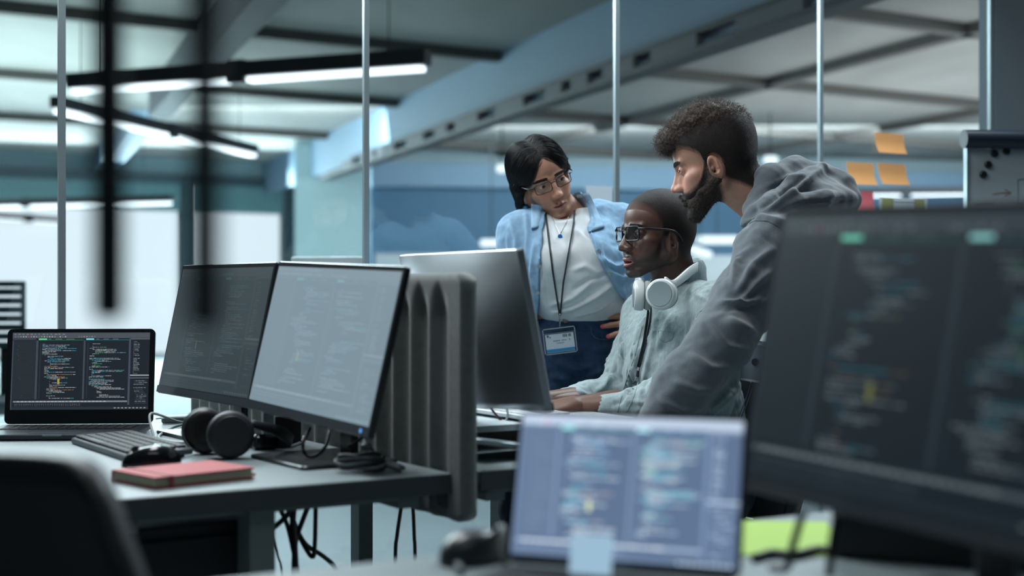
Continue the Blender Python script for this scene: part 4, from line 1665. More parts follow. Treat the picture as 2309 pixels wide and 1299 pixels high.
def hand_mesh(M, side=1, curls=(.3, .35, .4, .45), spread=.05, thumb=.3, fore=.12, rf=.036, h=.0016, tips=None):
    """local: wrist at origin, fingers along +y, back of the hand up +z, thumb on +x*side. curls: bend per joint."""
    pts_f = []
    f = Field((-.075, -fore - .01, -.12), (.085, .21, .06), h)
    f.cap((0, -fore, 0), (0, 0, 0), rf, .0235, .01, 'u', ((0, 0, 1), .82))
    kn = [(.028, .086, .000), (.0095, .091, .002), (-.0095, .087, .001), (-.027, .078, -.003)]
    for i, q in enumerate(kn):
        f.cap((q[0] * .55, .004, 0), q, .0150, .0108, .012)
    ln = [(.040, .026, .020), (.044, .029, .021), (.041, .027, .020), (.032, .021, .018)]
    for i, q in enumerate(kn):
        a = Vector(q)
        ang = 0.08
        yaw = (1.5 - i) * spread
        rr = [.0096, .0086, .0078, .0066] if i < 3 else [.0085, .0076, .0068, .0058]
        for j in range(3):
            ang += curls[i] * (1.0, 1.25, .8)[j]
            d = Vector((math.sin(yaw) * math.cos(ang), math.cos(yaw) * math.cos(ang), -math.sin(ang)))
            b = a + d * ln[i][j]
            f.cap(a, b, rr[j], rr[j + 1], .0035 if j else .006)
            a = b
        pts_f.append((a, d))
    t = [Vector((.020, .018, -.004)), Vector((.044, .044, -.012 - thumb * .03)), Vector((.052, .074, -.016 - thumb * .06)), Vector((.050, .100, -.020 - thumb * .09))]
    f.chain(t, [.0165, .0125, .0105, .0078], .008)
    pts_f.append((t[3], (t[3] - t[2]).normalized()))
    V, Q = f.mesh(1)
    if side < 0:
        V[:, 0] *= -1
        Q = Q[:, ::-1]
        pts_f = [(Vector((-a.x, a.y, a.z)), Vector((-d.x, d.y, d.z))) for a, d in pts_f]
    Mn = np.array(M)
    V = V @ Mn[:3, :3].T + Mn[:3, 3]
    return V, Q, [(M @ a, M.to_3x3() @ d) for a, d in pts_f]


def hand_M(wrist, to, back):
    y = (Vector(to) - Vector(wrist)).normalized()
    z = Vector(back)
    z = (z - y * z.dot(y)).normalized()
    x = y.cross(z)
    M = Matrix((x, y, z)).transposed().to_4x4()
    M.translation = Vector(wrist)
    return M


def eyeballs(root, R, c, sc, gaze, iris):
    Mi = mat('eye_white', (196, 192, 190), .15)
    Mir = mat('iris_' + iris, {'brown': (52, 34, 26), 'dark': (34, 24, 20)}[iris], .12)
    Mp = mat('pupil', (6, 6, 7), .08)
    gz = (R.transposed() @ Vector(gaze)).normalized()
    for s in (-1, 1):
        mb = MB()
        Mg = gz.to_track_quat('Z', 'Y').to_matrix().to_4x4()
        cc = Vector((s * .031, .0690, -.0005))
        prof = [(math.sin(t) * .0128, math.cos(t) * .0128) for t in [math.pi * (1 - k / 18) for k in range(19)]]
        T = Matrix.Translation(cc) @ Mg
        n = 24
        vs = [T @ Vector((r * math.cos(2 * math.pi * k / n), r * math.sin(2 * math.pi * k / n), h_ + (.0006 if i > 15 else 0))) for i, (r, h_) in enumerate(prof) for k in range(n)]
        full = Matrix.Translation(Vector(c)) @ R.to_4x4() @ Matrix.Scale(sc, 4)
        for i in range(18):
            mb.mi = 2 if i >= 17 else (1 if i >= 15 else 0)
            mb.add([], [])
            nfs = [(i * n + k, i * n + (k + 1) % n, (i + 1) * n + (k + 1) % n, (i + 1) * n + k) for k in range(n)]
            mb.f += nfs
            mb.m += [mb.mi] * n
        mb.v = [tuple(full @ v) for v in vs]
        build(mb, 'eye', [Mi, Mir, Mp], root, smooth=True, world=True)


def hair_curves(name, strands, m, root, r0=.00035, r1=.0001):
    """every strand a thin three-sided tapering tube; one mesh for the part"""
    Vs_, Qs_, off = [], [], 0
    for st in strands:
        P = np.array(st)
        n = len(P)
        T_ = np.gradient(P, axis=0)
        T_ /= np.linalg.norm(T_, axis=1, keepdims=True) + 1e-12
        a = np.cross(T_, [.31, .52, .79])
        a /= np.linalg.norm(a, axis=1, keepdims=True) + 1e-12
        b = np.cross(T_, a)
        r = np.linspace(r0, r1, n)[:, None]
        ring = np.stack([P + r * (a * math.cos(w_) + b * math.sin(w_)) for w_ in (0, 2.0944, 4.1888)], 1)
        Vs_.append(ring.reshape(-1, 3))
        i = np.arange(n - 1)[:, None] * 3
        for k in range(3):
            k2 = (k + 1) % 3
            Qs_.append(np.concatenate([i + k, i + k2, i + 3 + k2, i + 3 + k], 1) + off)
        off += n * 3
    return np_mesh(name, np.concatenate(Vs_), np.concatenate(Qs_), m, root)


def sheet(name, V, Q, L, mask, thick, mat_, root, col_skin, col_hair, rough=.0, cm=None):
    """short hair growing out of the skin: the masked part of the head surface, lifted by its length, its pigment fading out at the edge"""
    keep = (mask[Q] > .02).any(1)
    q = Q[keep]
    used = np.unique(q)
    re_ = np.full(len(V), -1)
    re_[used] = np.arange(len(used))
    N = normals(V, Q)
    v = V[used] + N[used] * (.00012 + thick[used] * np.clip(mask[used], 0, 1) + rough * nz(L[used], 1100)  * mask[used])[:, None]
    m = np.clip((mask if cm is None else cm)[used], 0, 1)[:, None]
    c = col_skin[used] * (1 - m) + np.array(lin(col_hair)) * m
    np_mesh(name, v, re_[q], mat_, root, c)
    return v, re_[q]


def sample(V, Q, n, rng, w=None):
    a = V[Q[:, 0]]
    ar = np.linalg.norm(np.cross(V[Q[:, 2]] - a, V[Q[:, 3]] - V[Q[:, 1]]), axis=1)
    if w is not None:
        ar = ar * w
    i = rng.choice(len(Q), n, p=ar / ar.sum())
    u, v = rng.random((2, n, 1))
    q = Q[i]
    return (V[q[:, 0]] * (1 - u) + V[q[:, 1]] * u) * (1 - v) + (V[q[:, 3]] * (1 - u) + V[q[:, 2]] * u) * v, i


def sstep(x, a, b):
    t = np.clip((x - a) / (b - a), 0, 1)
    return t * t * (3 - 2 * t)


def skin_cols(L, base, lipc, mo=0.0, stub=None, stubc=None, cheek=None):
    base = np.array(lin(base))
    col = np.tile(base, (len(L), 1))
    x, y, z = np.abs(L[:, 0]), L[:, 1], L[:, 2]
    if stub is not None:
        m = stub(L)[:, None]
        col = col * (1 - m) + np.array(lin(stubc)) * m
    if cheek is not None:
        m = (np.exp(-((x - .040) ** 2 + (z + .030) ** 2) / .0003) * (y > .02) * .5 + np.exp(-((x) ** 2 + (z + .036) ** 2) / .00012) * (y > .09) * .5)[:, None]
        col = col * (1 - m) + np.array(lin(cheek)) * m
    zc = -.0710 - mo * .5
    hh = (.0075 + mo * .75) * (1 - (x / .0245) ** 2)
    m = (sstep(-np.abs(z - zc), -.0012, .0008) * 0 + sstep(hh - np.abs(z - zc - .0002), -.0008, .0012)) * (x < .0245) * sstep(y, .076, .081)
    m = m[:, None]
    col = col * (1 - m) + np.array(lin(lipc)) * m
    return col


def brows(V, Q, L, rng, R, c, sc, n=420, thick=1.0, arch=.0):
    """short hairs combed outward along each brow"""
    out = []
    N = normals(V, Q)
    fc = L[Q].mean(1)
    x, y, z = np.abs(fc[:, 0]), fc[:, 1], fc[:, 2]
    zc = .0185 + arch * np.sin((x - .010) / .038 * math.pi) - .10 * np.maximum(0, x - .036)
    w = ((x > .010) & (x < .049) & (np.abs(z - zc) < .0042 * thick * np.clip((.056 - x) / .02, .3, 1)) & (y > .04)).astype(float)
    P, idx = sample(V, Q, n, rng, w + 1e-12)
    Rn = np.array(R)
    for p_, i in zip(P, idx):
        s = np.sign(fc[i, 0])
        d = Rn @ np.array([s * 1.0, -.35, .28 - 9 * (abs(fc[i, 0]) - .015)])
        d = d / np.linalg.norm(d)
        nn = N[Q[i, 0]]
        l = rng.uniform(.005, .009)
        out.append([p_ - nn * .0004, p_ + d * l * .5 + nn * .0011, p_ + d * l + nn * .0004])
    return out
# ------------------------------------------------------------------ people
from mathutils.bvhtree import BVHTree
RNG = np.random.default_rng(7)


def skin_mat(name, rough, rgb=(255, 255, 255)):
    return mat(name, rgb, rough, attr='tint', noise=(90, .06), bump=(500, .12), sss=.12)


def cloth(name, rgb, noise, bump, sheen=.3, rough=.9, stretch=(1, 1, 1)):
    return mat(name, rgb, rough, noise=noise, bump=bump, sheen=sheen, stretch=stretch, spec=.25)


def bvh(V, Q):
    return BVHTree.FromPolygons([Vector(v) for v in V], [tuple(q) for q in Q])


def drape(T, px, py, off=.003):
    o = Vector((0, 0, CAMZ))
    d = (at(px, py, 1.0) - o).normalized()
    h = T.ray_cast(o, d)
    if h[0] is None:
        return None
    return h[0] - d * off


def person(label, loc):
    return thing('person', label, 'person', loc)


# ================================================================= SEATED MAN
SF = Vector((-.90, -.42, -.02)).normalized()
SR = frame(SF, (0, 0, 1))
SC = Vector((.367, 3.60, 1.208))
sit = person('seated person in a mint linen shirt, with glasses and short black hair, typing', (.45, 3.66, 0))
lat = Vector((.52, -.854, 0))                       # towards his left
fw = Vector((-.854, -.52, 0))
nb1 = at(1534, 668, 3.66)
V1, Q1, L1 = head(dict(jaw=1.02, nose=1.28, lip=1.35, open=.0055, neck=.057, eye=.85, nlen=.85), nb1, .975, SR, SC)


def ear_out(L):
    """0 on the ears, 1 elsewhere"""
    x = np.abs(L[:, 0])
    d = ((L[:, 1] + .004) / .024) ** 2 + ((L[:, 2] + .022) / .037) ** 2
    return 1 - (1 - sstep(d, .75, 1.0)) * sstep(x, .066, .070)


def scalp(L, ys, zs, soft=.008):
    line = np.interp(L[:, 1] - .25 * (.075 - np.minimum(np.abs(L[:, 0]), .075)) * (L[:, 1] > .03), ys, zs)
    return sstep(L[:, 2] - line, -soft, soft) * ear_out(L)


def beardzone(L, ys, zs, low, soft=.006):
    line = np.interp(L[:, 1], ys, zs)
    lo = np.interp(L[:, 1], [0, .04, .08], low)
    m = sstep(line - L[:, 2], -soft, soft) * sstep(L[:, 2] - lo, -.008, .010) * sstep(L[:, 1], -.006, .006) * ear_out(L)
    return m * sstep(L[:, 1] + .10, .09, .11)


st1 = lambda L: beardzone(L, [0, .016, .024, .040, .060, .080, .095], [.02, .01, -.018, -.044, -.062, -.062, -.054], [-.094, -.110, -.124], .010) * .85
col1 = skin_cols(L1, (88, 60, 50), (150, 92, 90), .0055, st1, (44, 32, 30))
teeth = (np.abs(L1[:, 0]) < .013) & (L1[:, 1] > .080) & (L1[:, 1] < .0905) & (L1[:, 2] < -.0665) & (L1[:, 2] > -.0705)
col1[teeth] = lin((200, 196, 190))
# torso and limbs (inside the clothes), legs
fb = Field((-.35, 3.0, .35), (.80, 4.05, 1.12), .008)
sh1L, el1L, wr1L = at(1632, 712, 3.47), at(1588, 902, 3.24), at(1296, 922, 3.25)
sh1R, el1R, wr1R = at(1456, 722, 3.74), at(1394, 890, 3.72), at(1225, 905, 3.50)
tor = [(at(1530, 672, 3.64), .070, .06), (at(1526, 715, 3.62), .165, .088), (at(1522, 770, 3.61), .165, .105), (at(1535, 880, 3.64), .155, .11), (at(1560, 1000, 3.68), .165, .12)]
fb.loft(tor, lat, fw, .03)
fb.chain([sh1L, el1L, wr1L], [.052, .040, .024], .02)
fb.chain([sh1R, el1R, wr1R], [.050, .040, .024], .02)
hipc = at(1560, 1090, 3.68)
hipc.z = .56
VB, QB = fb.mesh(1)
nbr = hand_M(wr1L, on(1175, 942, .81), (0, 0, 1))
h1 = hand_mesh(hand_M(wr1L + Vector((0, 0, .008)), wr1L + Vector((-.105, -.050, -.004)), (-.05, -.25, 1)), 1, (.34, .36, .38, .40), .06, .35, .11, .026)
h2 = hand_mesh(hand_M(wr1R, wr1R + Vector((-.10, -.085, .0)), (0, -.15, 1)), -1, (.30, .34, .36, .40), .06, .3, .10, .026)
Vb, Qb = join([(V1, Q1), (VB, QB), h1[:2], h2[:2]])
cb_ = np.tile(np.array(lin((104, 72, 58))), (len(Vb), 1))
cb_[:len(V1)] = col1
bo = np_mesh('body', Vb, Qb, skin_mat('skin_deep', .46), sit, cb_)
eyeballs(sit, SR, SC, .975, (-.95, -.28, -.12), 'dark')
M_hair = mat('hair_black', (16, 15, 16), .5, spec=.4, bump=(900, .6))
hm1 = scalp(L1, [-.11, -.07, -.04, -.018, .0, .014, .024, .036, .050, .075], [-.085, -.082, -.060, -.050, -.040, -.030, .020, .050, .070, .084], .018)
M_crop = mat('cropped_hair', (255, 255, 255), .62, attr='tint', spec=.25, bump=(1500, .5), noise=(900, .14))
sheet('hair', V1, Q1, L1, hm1, np.full(len(L1), .0022), M_crop, sit, col1, (34, 28, 27), .00035)
br = brows(V1, Q1, L1, RNG, SR, SC, .975, 420, 1.0)
hair_curves('eyebrows', br, M_hair, sit, .0004, .00015)

# shirt
M_linen = cloth('mint_linen', (148, 166, 169), (160, .14), (600, .5), .2, .85, (1, 1, .25))
fs_ = Field((-.05, 3.05, .50), (.78, 4.00, 1.16), .0042)
tor2 = [(at(1534, 662, 3.645), .074, .066), (at(1532, 682, 3.635), .108, .082), (at(1534, 712, 3.62), .170, .100), (at(1532, 770, 3.60), .172, .118), (at(1532, 840, 3.60), .168, .126), (at(1544, 920, 3.63), .170, .130), (at(1560, 1010, 3.67), .18, .135)]
fs_.loft(tor2, lat, fw, .03)
fs_.chain([nb1 + Vector((0, 0, -.012)), sh1L + Vector((0, 0, .012)), (sh1L * .45 + el1L * .55), el1L], [.058, .068, .064, .060], .035)
fs_.chain([el1L, wr1L * .35 + el1L * .65, at(1440, 920, 3.245), at(1366, 924, 3.25)], [.060, .050, .042, .035], .025)
fs_.chain([nb1 + Vector((0, 0, -.012)), sh1R + Vector((0, 0, .012)), (sh1R * .45 + el1R * .55), el1R], [.054, .057, .052, .050], .03)
fs_.chain([el1R, at(1325, 898, 3.64), at(1275, 906, 3.57)], [.054, .042, .035], .025)
# open cuffs
fs_.cap(at(1372, 924, 3.25), at(1325, 923, 3.25), .0268, .0270, .002, 's')
Vs, Qs = fs_.mesh(2)
Ns = normals(Vs, Qs)
kc_ = np.minimum(1, np.minimum(np.linalg.norm(Vs - np.array(at(1366, 924, 3.25)), axis=1), np.linalg.norm(Vs - np.array(at(1275, 906, 3.57)), axis=1)) / .07) ** 2
Vs += Ns * (nz(Vs, 38, 1) * .0042 + nz(Vs * np.array([1, 1, .6]), 95, 2) * .0022 + nz(Vs, 210, 3) * .0007)[:, None] * kc_[:, None]
Vs = folds(Vs, Qs, [
    ([(1455, 700), (1440, 760), (1425, 830), (1410, 900)], 9, .008), ([(1478, 700), (1470, 780), (1452, 860), (1436, 930)], 6, .004),
    ([(1415, 700), (1404, 770), (1400, 850)], 8, .007), ([(1530, 700), (1505, 730), (1480, 790)], 8, .005),
    ([(1595, 690), (1560, 730), (1545, 800), (1540, 870)], 9, .006), ([(1560, 660), (1590, 675), (1640, 690)], 5, .003),
    ([(1660, 720), (1635, 800), (1600, 870)], 9, .007), ([(1650, 830), (1610, 880), (1565, 925)], 9, .008), ([(1670, 860), (1640, 900), (1600, 935)], 8, .007),
    ([(1360, 780), (1372, 830), (1362, 880)], 7, .006), ([(1390, 800), (1382, 850), (1340, 890)], 6, .006), ([(1420, 905), (1470, 912), (1540, 905)], 5, .005), ([(1300, 880), (1340, 900)], 5, .004),
    ([(1440, 925), (1475, 930), (1530, 930)], 5, .004), ([(1420, 880), (1400, 905), (1380, 915)], 5, -.004), ([(1690, 850), (1672, 900), (1655, 950)], 8, .006), ([(1500, 820), (1470, 870), (1450, 920)], 9, .006)])
shirt = np_mesh('shirt', Vs, Qs, M_linen, sit)
Ts = bvh(Vs, Qs)


def seam(T, pts, r, m, name, root, off=.0006, n=5):
    P = []
    for i in range(len(pts) - 1):
        for k in range(n):
            t = k / n
            P.append((pts[i][0] * (1 - t) + pts[i + 1][0] * t, pts[i][1] * (1 - t) + pts[i + 1][1] * t))
    P.append(pts[-1])
    Q_ = [drape(T, a, b, off) for a, b in P]
    Q_ = [q for q in Q_ if q is not None]
    if len(Q_) > 2:
        return build(MB().tube(Q_, r, 5, smooth=0), name, m, root, smooth=True, world=True)


M_linen_d = cloth('mint_linen_seam', (144, 162, 164), (220, .08), (700, .3), .2)
seam(Ts, [(1484, 745), (1484, 762), (1500, 772), (1516, 764), (1519, 750), (1484, 745)], .0009, M_linen_d, 'pocket', sit)
seam(Ts, [(1448, 735), (1432, 800), (1412, 860), (1398, 905), (1392, 930)], .0010, M_linen_d, 'placket', sit)
seam(Ts, [(1468, 735), (1452, 800), (1440, 860), (1425, 905), (1412, 930)], .0010, M_linen_d, 'placket', sit)
seam(Ts, [(1660, 676), (1610, 680), (1575, 705), (1552, 750), (1540, 800)], .0011, M_linen_d, 'shoulder_seam', sit)
q = drape(Ts, 1412, 886, .002)
if q:
    build(MB().lathe([(.005, 0), (.005, .0015)], Matrix.Translation(q) @ Vector((-.5, -.85, .1)).normalized().to_track_quat('Z', 'Y').to_matrix().to_4x4(), 16), 'button', mat('pale_button', (190, 205, 210), .3), sit, world=True)
# collar band
fcx_ = Field((.25, 3.45, .98), (.60, 3.85, 1.17), .003)
ax_ = (SC + Vector((.03, 0, 0)) - nb1).normalized()
c0_ = nb1 + ax_ * .030
fcx_.cap(nb1 - ax_ * .005, nb1 + ax_ * .062 + Vector((.012, .006, 0)), .0685, .0660, .0)
fcx_.cap(nb1 - ax_ * .03, nb1 + ax_ * .14, .0630, .0600, .002, 's')
Rc = Matrix((lat, fw, Vector((0, 0, 1)))).transposed()
fcx_.ell(nb1 + fw * .098 + Vector((0, 0, .050)), (.080, .075, .055), .004, 's', Rc)
fcx_.ell(nb1 + Vector((-.02, -.01, .145)), (.14, .14, .062), .003, 's')
Vc, Qc = fcx_.mesh(2)
Vc += normals(Vc, Qc) * (nz(Vc, 60, 3) * .0016)[:, None]
np_mesh('collar', Vc, Qc, M_linen, sit)
# trousers and shoes
M_jean = cloth('dark_denim', (30, 46, 66), (60, .25), (900, .3), .1)
fj = Field((-.45, 3.0, .0), (.75, 4.0, .80), .009)
hL, hR = hipc + lat * .09, hipc - lat * .09
kL, kR = hL + fw * .44 + Vector((.0, 0, -.02)), hR + fw * .44 + Vector((0, 0, -.02))
aL, aR = kL + fw * .03 + Vector((0, 0, -.43)), kR + fw * .02 + Vector((0, 0, -.43))
fj.chain([hL + Vector((0, 0, .10)), hL, kL, aL], [.11, .095, .068, .052], .04)
fj.chain([hR + Vector((0, 0, .10)), hR, kR, aR], [.11, .095, .068, .052], .04)
Vj, Qj = fj.mesh(1)
Vj += normals(Vj, Qj) * (nz(Vj, 40, 5) * .004)[:, None]
np_mesh('trousers', Vj, Qj, M_jean, sit)


def shoe(root, ankle, d, name='shoe'):
    d = Vector(d).normalized()
    f = Field((ankle.x - .28, ankle.y - .28, 0), (ankle.x + .28, ankle.y + .28, .16), .008)
    a = Vector((ankle.x, ankle.y, .05))
    f.cap(a - d * .04, a + d * .16 + Vector((0, 0, -.012)), .042, .034, .02)
    f.cap(a - d * .01, Vector((ankle.x, ankle.y, .11)), .042, .042, .02)
    V, Q = f.mesh(1)
    V[:, 2] = np.maximum(V[:, 2], .004)
    np_mesh(name, V, Q, mat('dark_shoe', (24, 26, 30), .5), root)


shoe(sit, aL, fw)
shoe(sit, aR, fw)

# ================================================================= BEARDED MAN
pt = math.radians(18)
yw = Vector((-.985, .172, 0))
BF = Vector((yw.x * math.cos(pt), yw.y * math.cos(pt), -math.sin(pt)))
BR = frame(BF, (-.02, .03, 1))
BC = Vector((.483, 3.43, 1.374))
sta = person('bearded person in a grey hoodie leaning over the seated man\'s shoulder', (.95, 3.45, 0))
nb2 = at(1752, 480, 3.44)
V2, Q2, L2 = head(dict(jaw=1.0, nose=.95, lip=.9, neck=.060, brow=.0, eye=.7, nlen=.98), nb2, 1.0, BR, BC)


def beard_mask(L):
    x, y, z = np.abs(L[:, 0]), L[:, 1], L[:, 2]
    line = -.036 - .020 * np.clip((y - .03) / .05, 0, 1) + .028 * sstep(-y, -.035, -.005)
    m = sstep(line - z, -.003, .004) * sstep(y, -.008, .004)
    m *= 1 - sstep(-z - .45 * y, .075, .098) * (y < .06)
    return np.clip(m, 0, 1)


col2 = skin_cols(L2, (188, 142, 122), (176, 106, 98), 0, lambda L: beard_mask(L) * .6, (60, 48, 44), cheek=(206, 132, 118))
ba = [at(1760, 500, 3.43), at(1812, 548, 3.42), at(1900, 605, 3.42), at(2010, 690, 3.44), at(2120, 790, 3.46)]
adir = (ba[3] - ba[0])
latb = Vector((-.05, -1, 0)).normalized()
dors = adir.cross(latb).normalized()
fb = Field((.10, 2.75, .55), (1.25, 3.95, 1.40), .008)
sh2, el2, wr2 = at(1746, 572, 3.22), at(1626, 772, 3.10), at(1472, 958, 3.06)
sh2r, el2r, wr2r = at(1768, 560, 3.62), at(1850, 740, 3.70), at(1812, 850, 3.72)
fb.loft([(ba[0], .07, .06), (ba[1], .15, .09), (ba[2], .15, .11), (ba[3], .14, .10), (ba[4], .14, .10)], latb, dors, .03)
fb.chain([sh2, el2, wr2], [.055, .044, .030], .03)
fb.chain([sh2r, el2r, wr2r], [.055, .044, .030], .03)
VB, QB = fb.mesh(1)
h3 = hand_mesh(hand_M(wr2, on(1395, 1002, .757), (-.25, .1, 1)), 1, (.10, .12, .14, .16), .14, .15, .09, .034)
h4 = hand_mesh(hand_M(wr2r, wr2r + Vector((-.05, .03, -.10)), (.3, .5, .3)), -1, (.4, .45, .5, .5), .06, .3, .09, .034)
Vb, Qb = join([(V2, Q2), (VB, QB), h3[:2], h4[:2]])
cb_ = np.tile(np.array(lin((192, 146, 126))), (len(Vb), 1))
cb_[:len(V2)] = col2
np_mesh('body', Vb, Qb, skin_mat('skin_fair', .5), sta, cb_)
eyeballs(sta, BR, BC, 1.0, (-.90, -.12, -.42), 'brown')
Rn2 = np.array(BR)


def to_w(L, R, c, sc=1.0):
    return (L * sc) @ np.array(R).T + np.array(c)


# hair: short sides, thick curly top pushed forward
M_bh = mat('hair_brown', (74, 62, 55), .55, spec=.35, noise=(120, .4), bump=(700, .8))
M_bs = mat('hair_brown_dark', (48, 41, 38), .6, spec=.3, noise=(300, .4), bump=(1200, .8))
hm2 = scalp(L2, [-.11, -.07, -.045, -.022, .0, .010, .020, .034, .052, .078], [-.094, -.092, -.070, -.055, -.040, -.034, .022, .040, .052, .070], .007)
len2 = .0025 + .012 * sstep(L2[:, 2], -.03, .085) + .004 * sstep(-L2[:, 1], .0, .09) * sstep(L2[:, 2], -.05, .03)
M_bsk = mat('short_brown_hair', (255, 255, 255), .6, attr='tint', spec=.3, bump=(1200, .9), noise=(500, .45))
hs2 = sheet('hair', V2, Q2, L2, hm2, len2, M_bsk, sta, col2, (36, 30, 29), .0006)
ft = Field((-.115, -.15, .0), (.115, .16, .190), .0021)
ft.ell((0, -.020, .070), (.076, .092, .062), .01)
ft.ell((0, .040, .080), (.062, .062, .044), .02)
ft.ell((0, .084, .078), (.046, .028, .022), .02)
ft.ell((0, -.02, .0), (.12, .15, .052), .02, 's')
rng2 = np.random.default_rng(11)
for k in range(420):
    a = rng2.uniform(0, 6.283)
    e_ = rng2.uniform(.22, 1.0) ** .8 * math.pi / 2
    d = np.array([math.cos(a) * math.cos(e_), math.sin(a) * math.cos(e_), math.sin(e_)])
    fr_ = max(0, d[1])
    c_ = np.array([0, -.005, .060]) + d * np.array([.075, .094 - .004 * fr_, .072]) * rng2.uniform(.93, 1.03)
    if c_[1] > .045 and c_[2] < .070:
        continue
    ft.ell(c_, tuple(rng2.uniform(.007, .013, 3)), .006)
Vt, Qt = ft.mesh(1)
Vt += normals(Vt, Qt) * (nz(Vt, 300, 2) * .0022 + nz(Vt, 800, 3) * .0008)[:, None]
np_mesh('hair_top', to_w(Vt, BR, BC), Qt, M_bh, sta)


def curly(V, Q, n, rng, ln, rad, turns, N=None, lift=.0, w=None, gravity=None, steps=12):
    N = normals(V, Q) if N is None else N
    P, idx = sample(V, Q, n, rng, w)
    out = []
    for p_, i in zip(P, idx):
        nn = N[Q[i, 0]]
        r_ = rng.normal(size=3)
        d = nn + .7 * r_ / np.linalg.norm(r_)
        if gravity is not None:
            d = d + gravity
        d /= np.linalg.norm(d)
        e1 = np.cross(d, r_)
        e1 /= np.linalg.norm(e1)
        e2 = np.cross(d, e1)
        l, ph, ra = rng.uniform(*ln), rng.uniform(0, 6.28), rng.uniform(*rad)
        t = np.linspace(0, 1, steps)
        tt = turns * 6.28 * t + ph
        amp = ra * np.minimum(1, t * 3)
        out.append(p_ - nn * .002 + d * (l * t)[:, None] + e1 * (amp * np.cos(tt))[:, None] + e2 * (amp * np.sin(tt))[:, None])
    return out


Vtw = to_w(Vt, BR, BC)
hair_curves('hair_strands', curly(Vtw, Qt, 5200, RNG, (.008, .022), (.001, .0045), 1.2), M_bh, sta, .00042, .00014)
lh2 = hm2[Q2].mean(1)
N2_ = normals(V2, Q2)
hair_curves('side_hair_strands', curly(V2 + N2_ * (len2 * hm2 * .7)[:, None], Q2, 5200, RNG, (.004, .008), (.0, .0006), .4, N=N2_, gravity=np.array([.5, 0, -1.2]), steps=4, w=np.clip(lh2, 0, 1) ** 2 + 1e-9), M_bs, sta, .00034, .00012)
hb2 = beardzone(L2, [0, .014, .022, .036, .052, .070, .090], [.02, .01, -.010, -.032, -.050, -.058, -.050], [-.098, -.112, -.124], .006)
sheet('beard_stubble', V2, Q2, L2, hb2, np.full(len(L2), .0022), M_bsk, sta, col2, (44, 36, 33), .0006)
hair_curves('cheek_hair_strands', curly(V2, Q2, 2600, RNG, (.004, .009), (.0, .0010), .5, gravity=np.array([-.1, 0, -1.1]), steps=5, w=hb2[Q2].mean(1) ** 2 + 1e-9), M_bs, sta, .00032, .00012)
# beard
fbd = Field((-.09, -.02, -.150), (.09, .125, -.01), .0019)
for s in (-1, 1):
    fbd.cap((s * .060, .004, -.052), (s * .024, .066, -.098), .0190, .0200, .012)
    fbd.cap((s * .0625, .008, -.022), (s * .060, .006, -.055), .0110, .0170, .010)
    fbd.cap((s * .003, .098, -.0560), (s * .024, .086, -.066), .0040, .0045, .005)
    fbd.cap((s * .024, .086, -.066), (s * .026, .078, -.085), .0045, .0090, .006)
    fbd.cap((s * .052, .045, -.066), (s * .030, .070, -.082), .0110, .0120, .010)
fbd.ell((0, .078, -.108), (.026, .0190, .021), .012)
fbd.ell((0, .0905, -.0700), (.0215, .0145, .0062), .003, 's')
fbd.ell((0, .1000, -.0780), (.012, .010, .0050), .003, 's')
Vd, Qd = fbd.mesh(1)
Vd += normals(Vd, Qd) * (nz(Vd, 500, 4) * .0010 + nz(Vd, 180, 2) * .0010)[:, None]
np_mesh('beard', to_w(Vd, BR, BC), Qd, mat('beard_brown', (60, 50, 45), .65, spec=.3, noise=(250, .4), bump=(1200, .9)), sta)
hair_curves('beard_strands', curly(to_w(Vd, BR, BC), Qd, 3400, RNG, (.004, .010), (.0002, .0014), .7, gravity=np.array([-.2, 0, -.8]), steps=6), M_bs, sta, .00032, .00010)
hair_curves('eyebrows', brows(V2, Q2, L2, RNG, BR, BC, 1.0, 520, 1.25), M_bs, sta, .00042, .00015)

# hoodie
M_hood = cloth('grey_fleece', (96, 106, 114), (350, .12), (900, .7), .5, .95)
fs_ = Field((.10, 2.90, .60), (1.30, 3.90, 1.46), .0048)
fs_.loft([(at(1742, 478, 3.44), .075, .060), (ba[0] + dors * .0, .120, .086), (ba[1], .185, .118), (ba[2], .185, .135), (ba[3], .17, .125), (ba[4], .17, .125)], latb, dors, .04)
mid2 = sh2 * .5 + el2 * .5
fs_.chain([ba[1] + latb * .10, sh2, mid2, el2, at(1548, 862, 3.07), at(1486, 940, 3.06)], [.085, .080, .070, .062, .057, .046], .04)
fs_.chain([ba[1] - latb * .10, sh2r, el2r, wr2r], [.085, .078, .062, .046], .045)
# hood bunched behind the neck, neckline rising along the neck
fs_.chain([at(1700, 470, 3.33), at(1735, 405, 3.38), at(1790, 388, 3.44), at(1852, 392, 3.46)], [.026, .030, .034, .022], .03)
fs_.chain([at(1852, 378, 3.40), at(1800, 420, 3.33), at(1740, 462, 3.29), at(1690, 500, 3.30)], [.016, .026, .026, .022], .02)
fs_.chain([at(1852, 385, 3.44), at(1895, 418, 3.42), at(1918, 448, 3.40)], [.018, .030, .026], .025)
fs_.chain([at(1918, 446, 3.36), at(1860, 452, 3.27), at(1790, 458, 3.25), at(1730, 478, 3.26)], [.018, .024, .022, .016], .02)
fs_.ell(at(1830, 440, 3.40), (.075, .10, .045), .03)
fs_.chain([nb2, BC + BR @ Vector((0, -.02, -.05))], [.060, .060], .004, 's')
Vg, Qg = fs_.mesh(2)
Ng = normals(Vg, Qg)
Vg += Ng * (nz(Vg, 26, 1) * .0055 + nz(Vg, 64, 6) * .0018)[:, None]
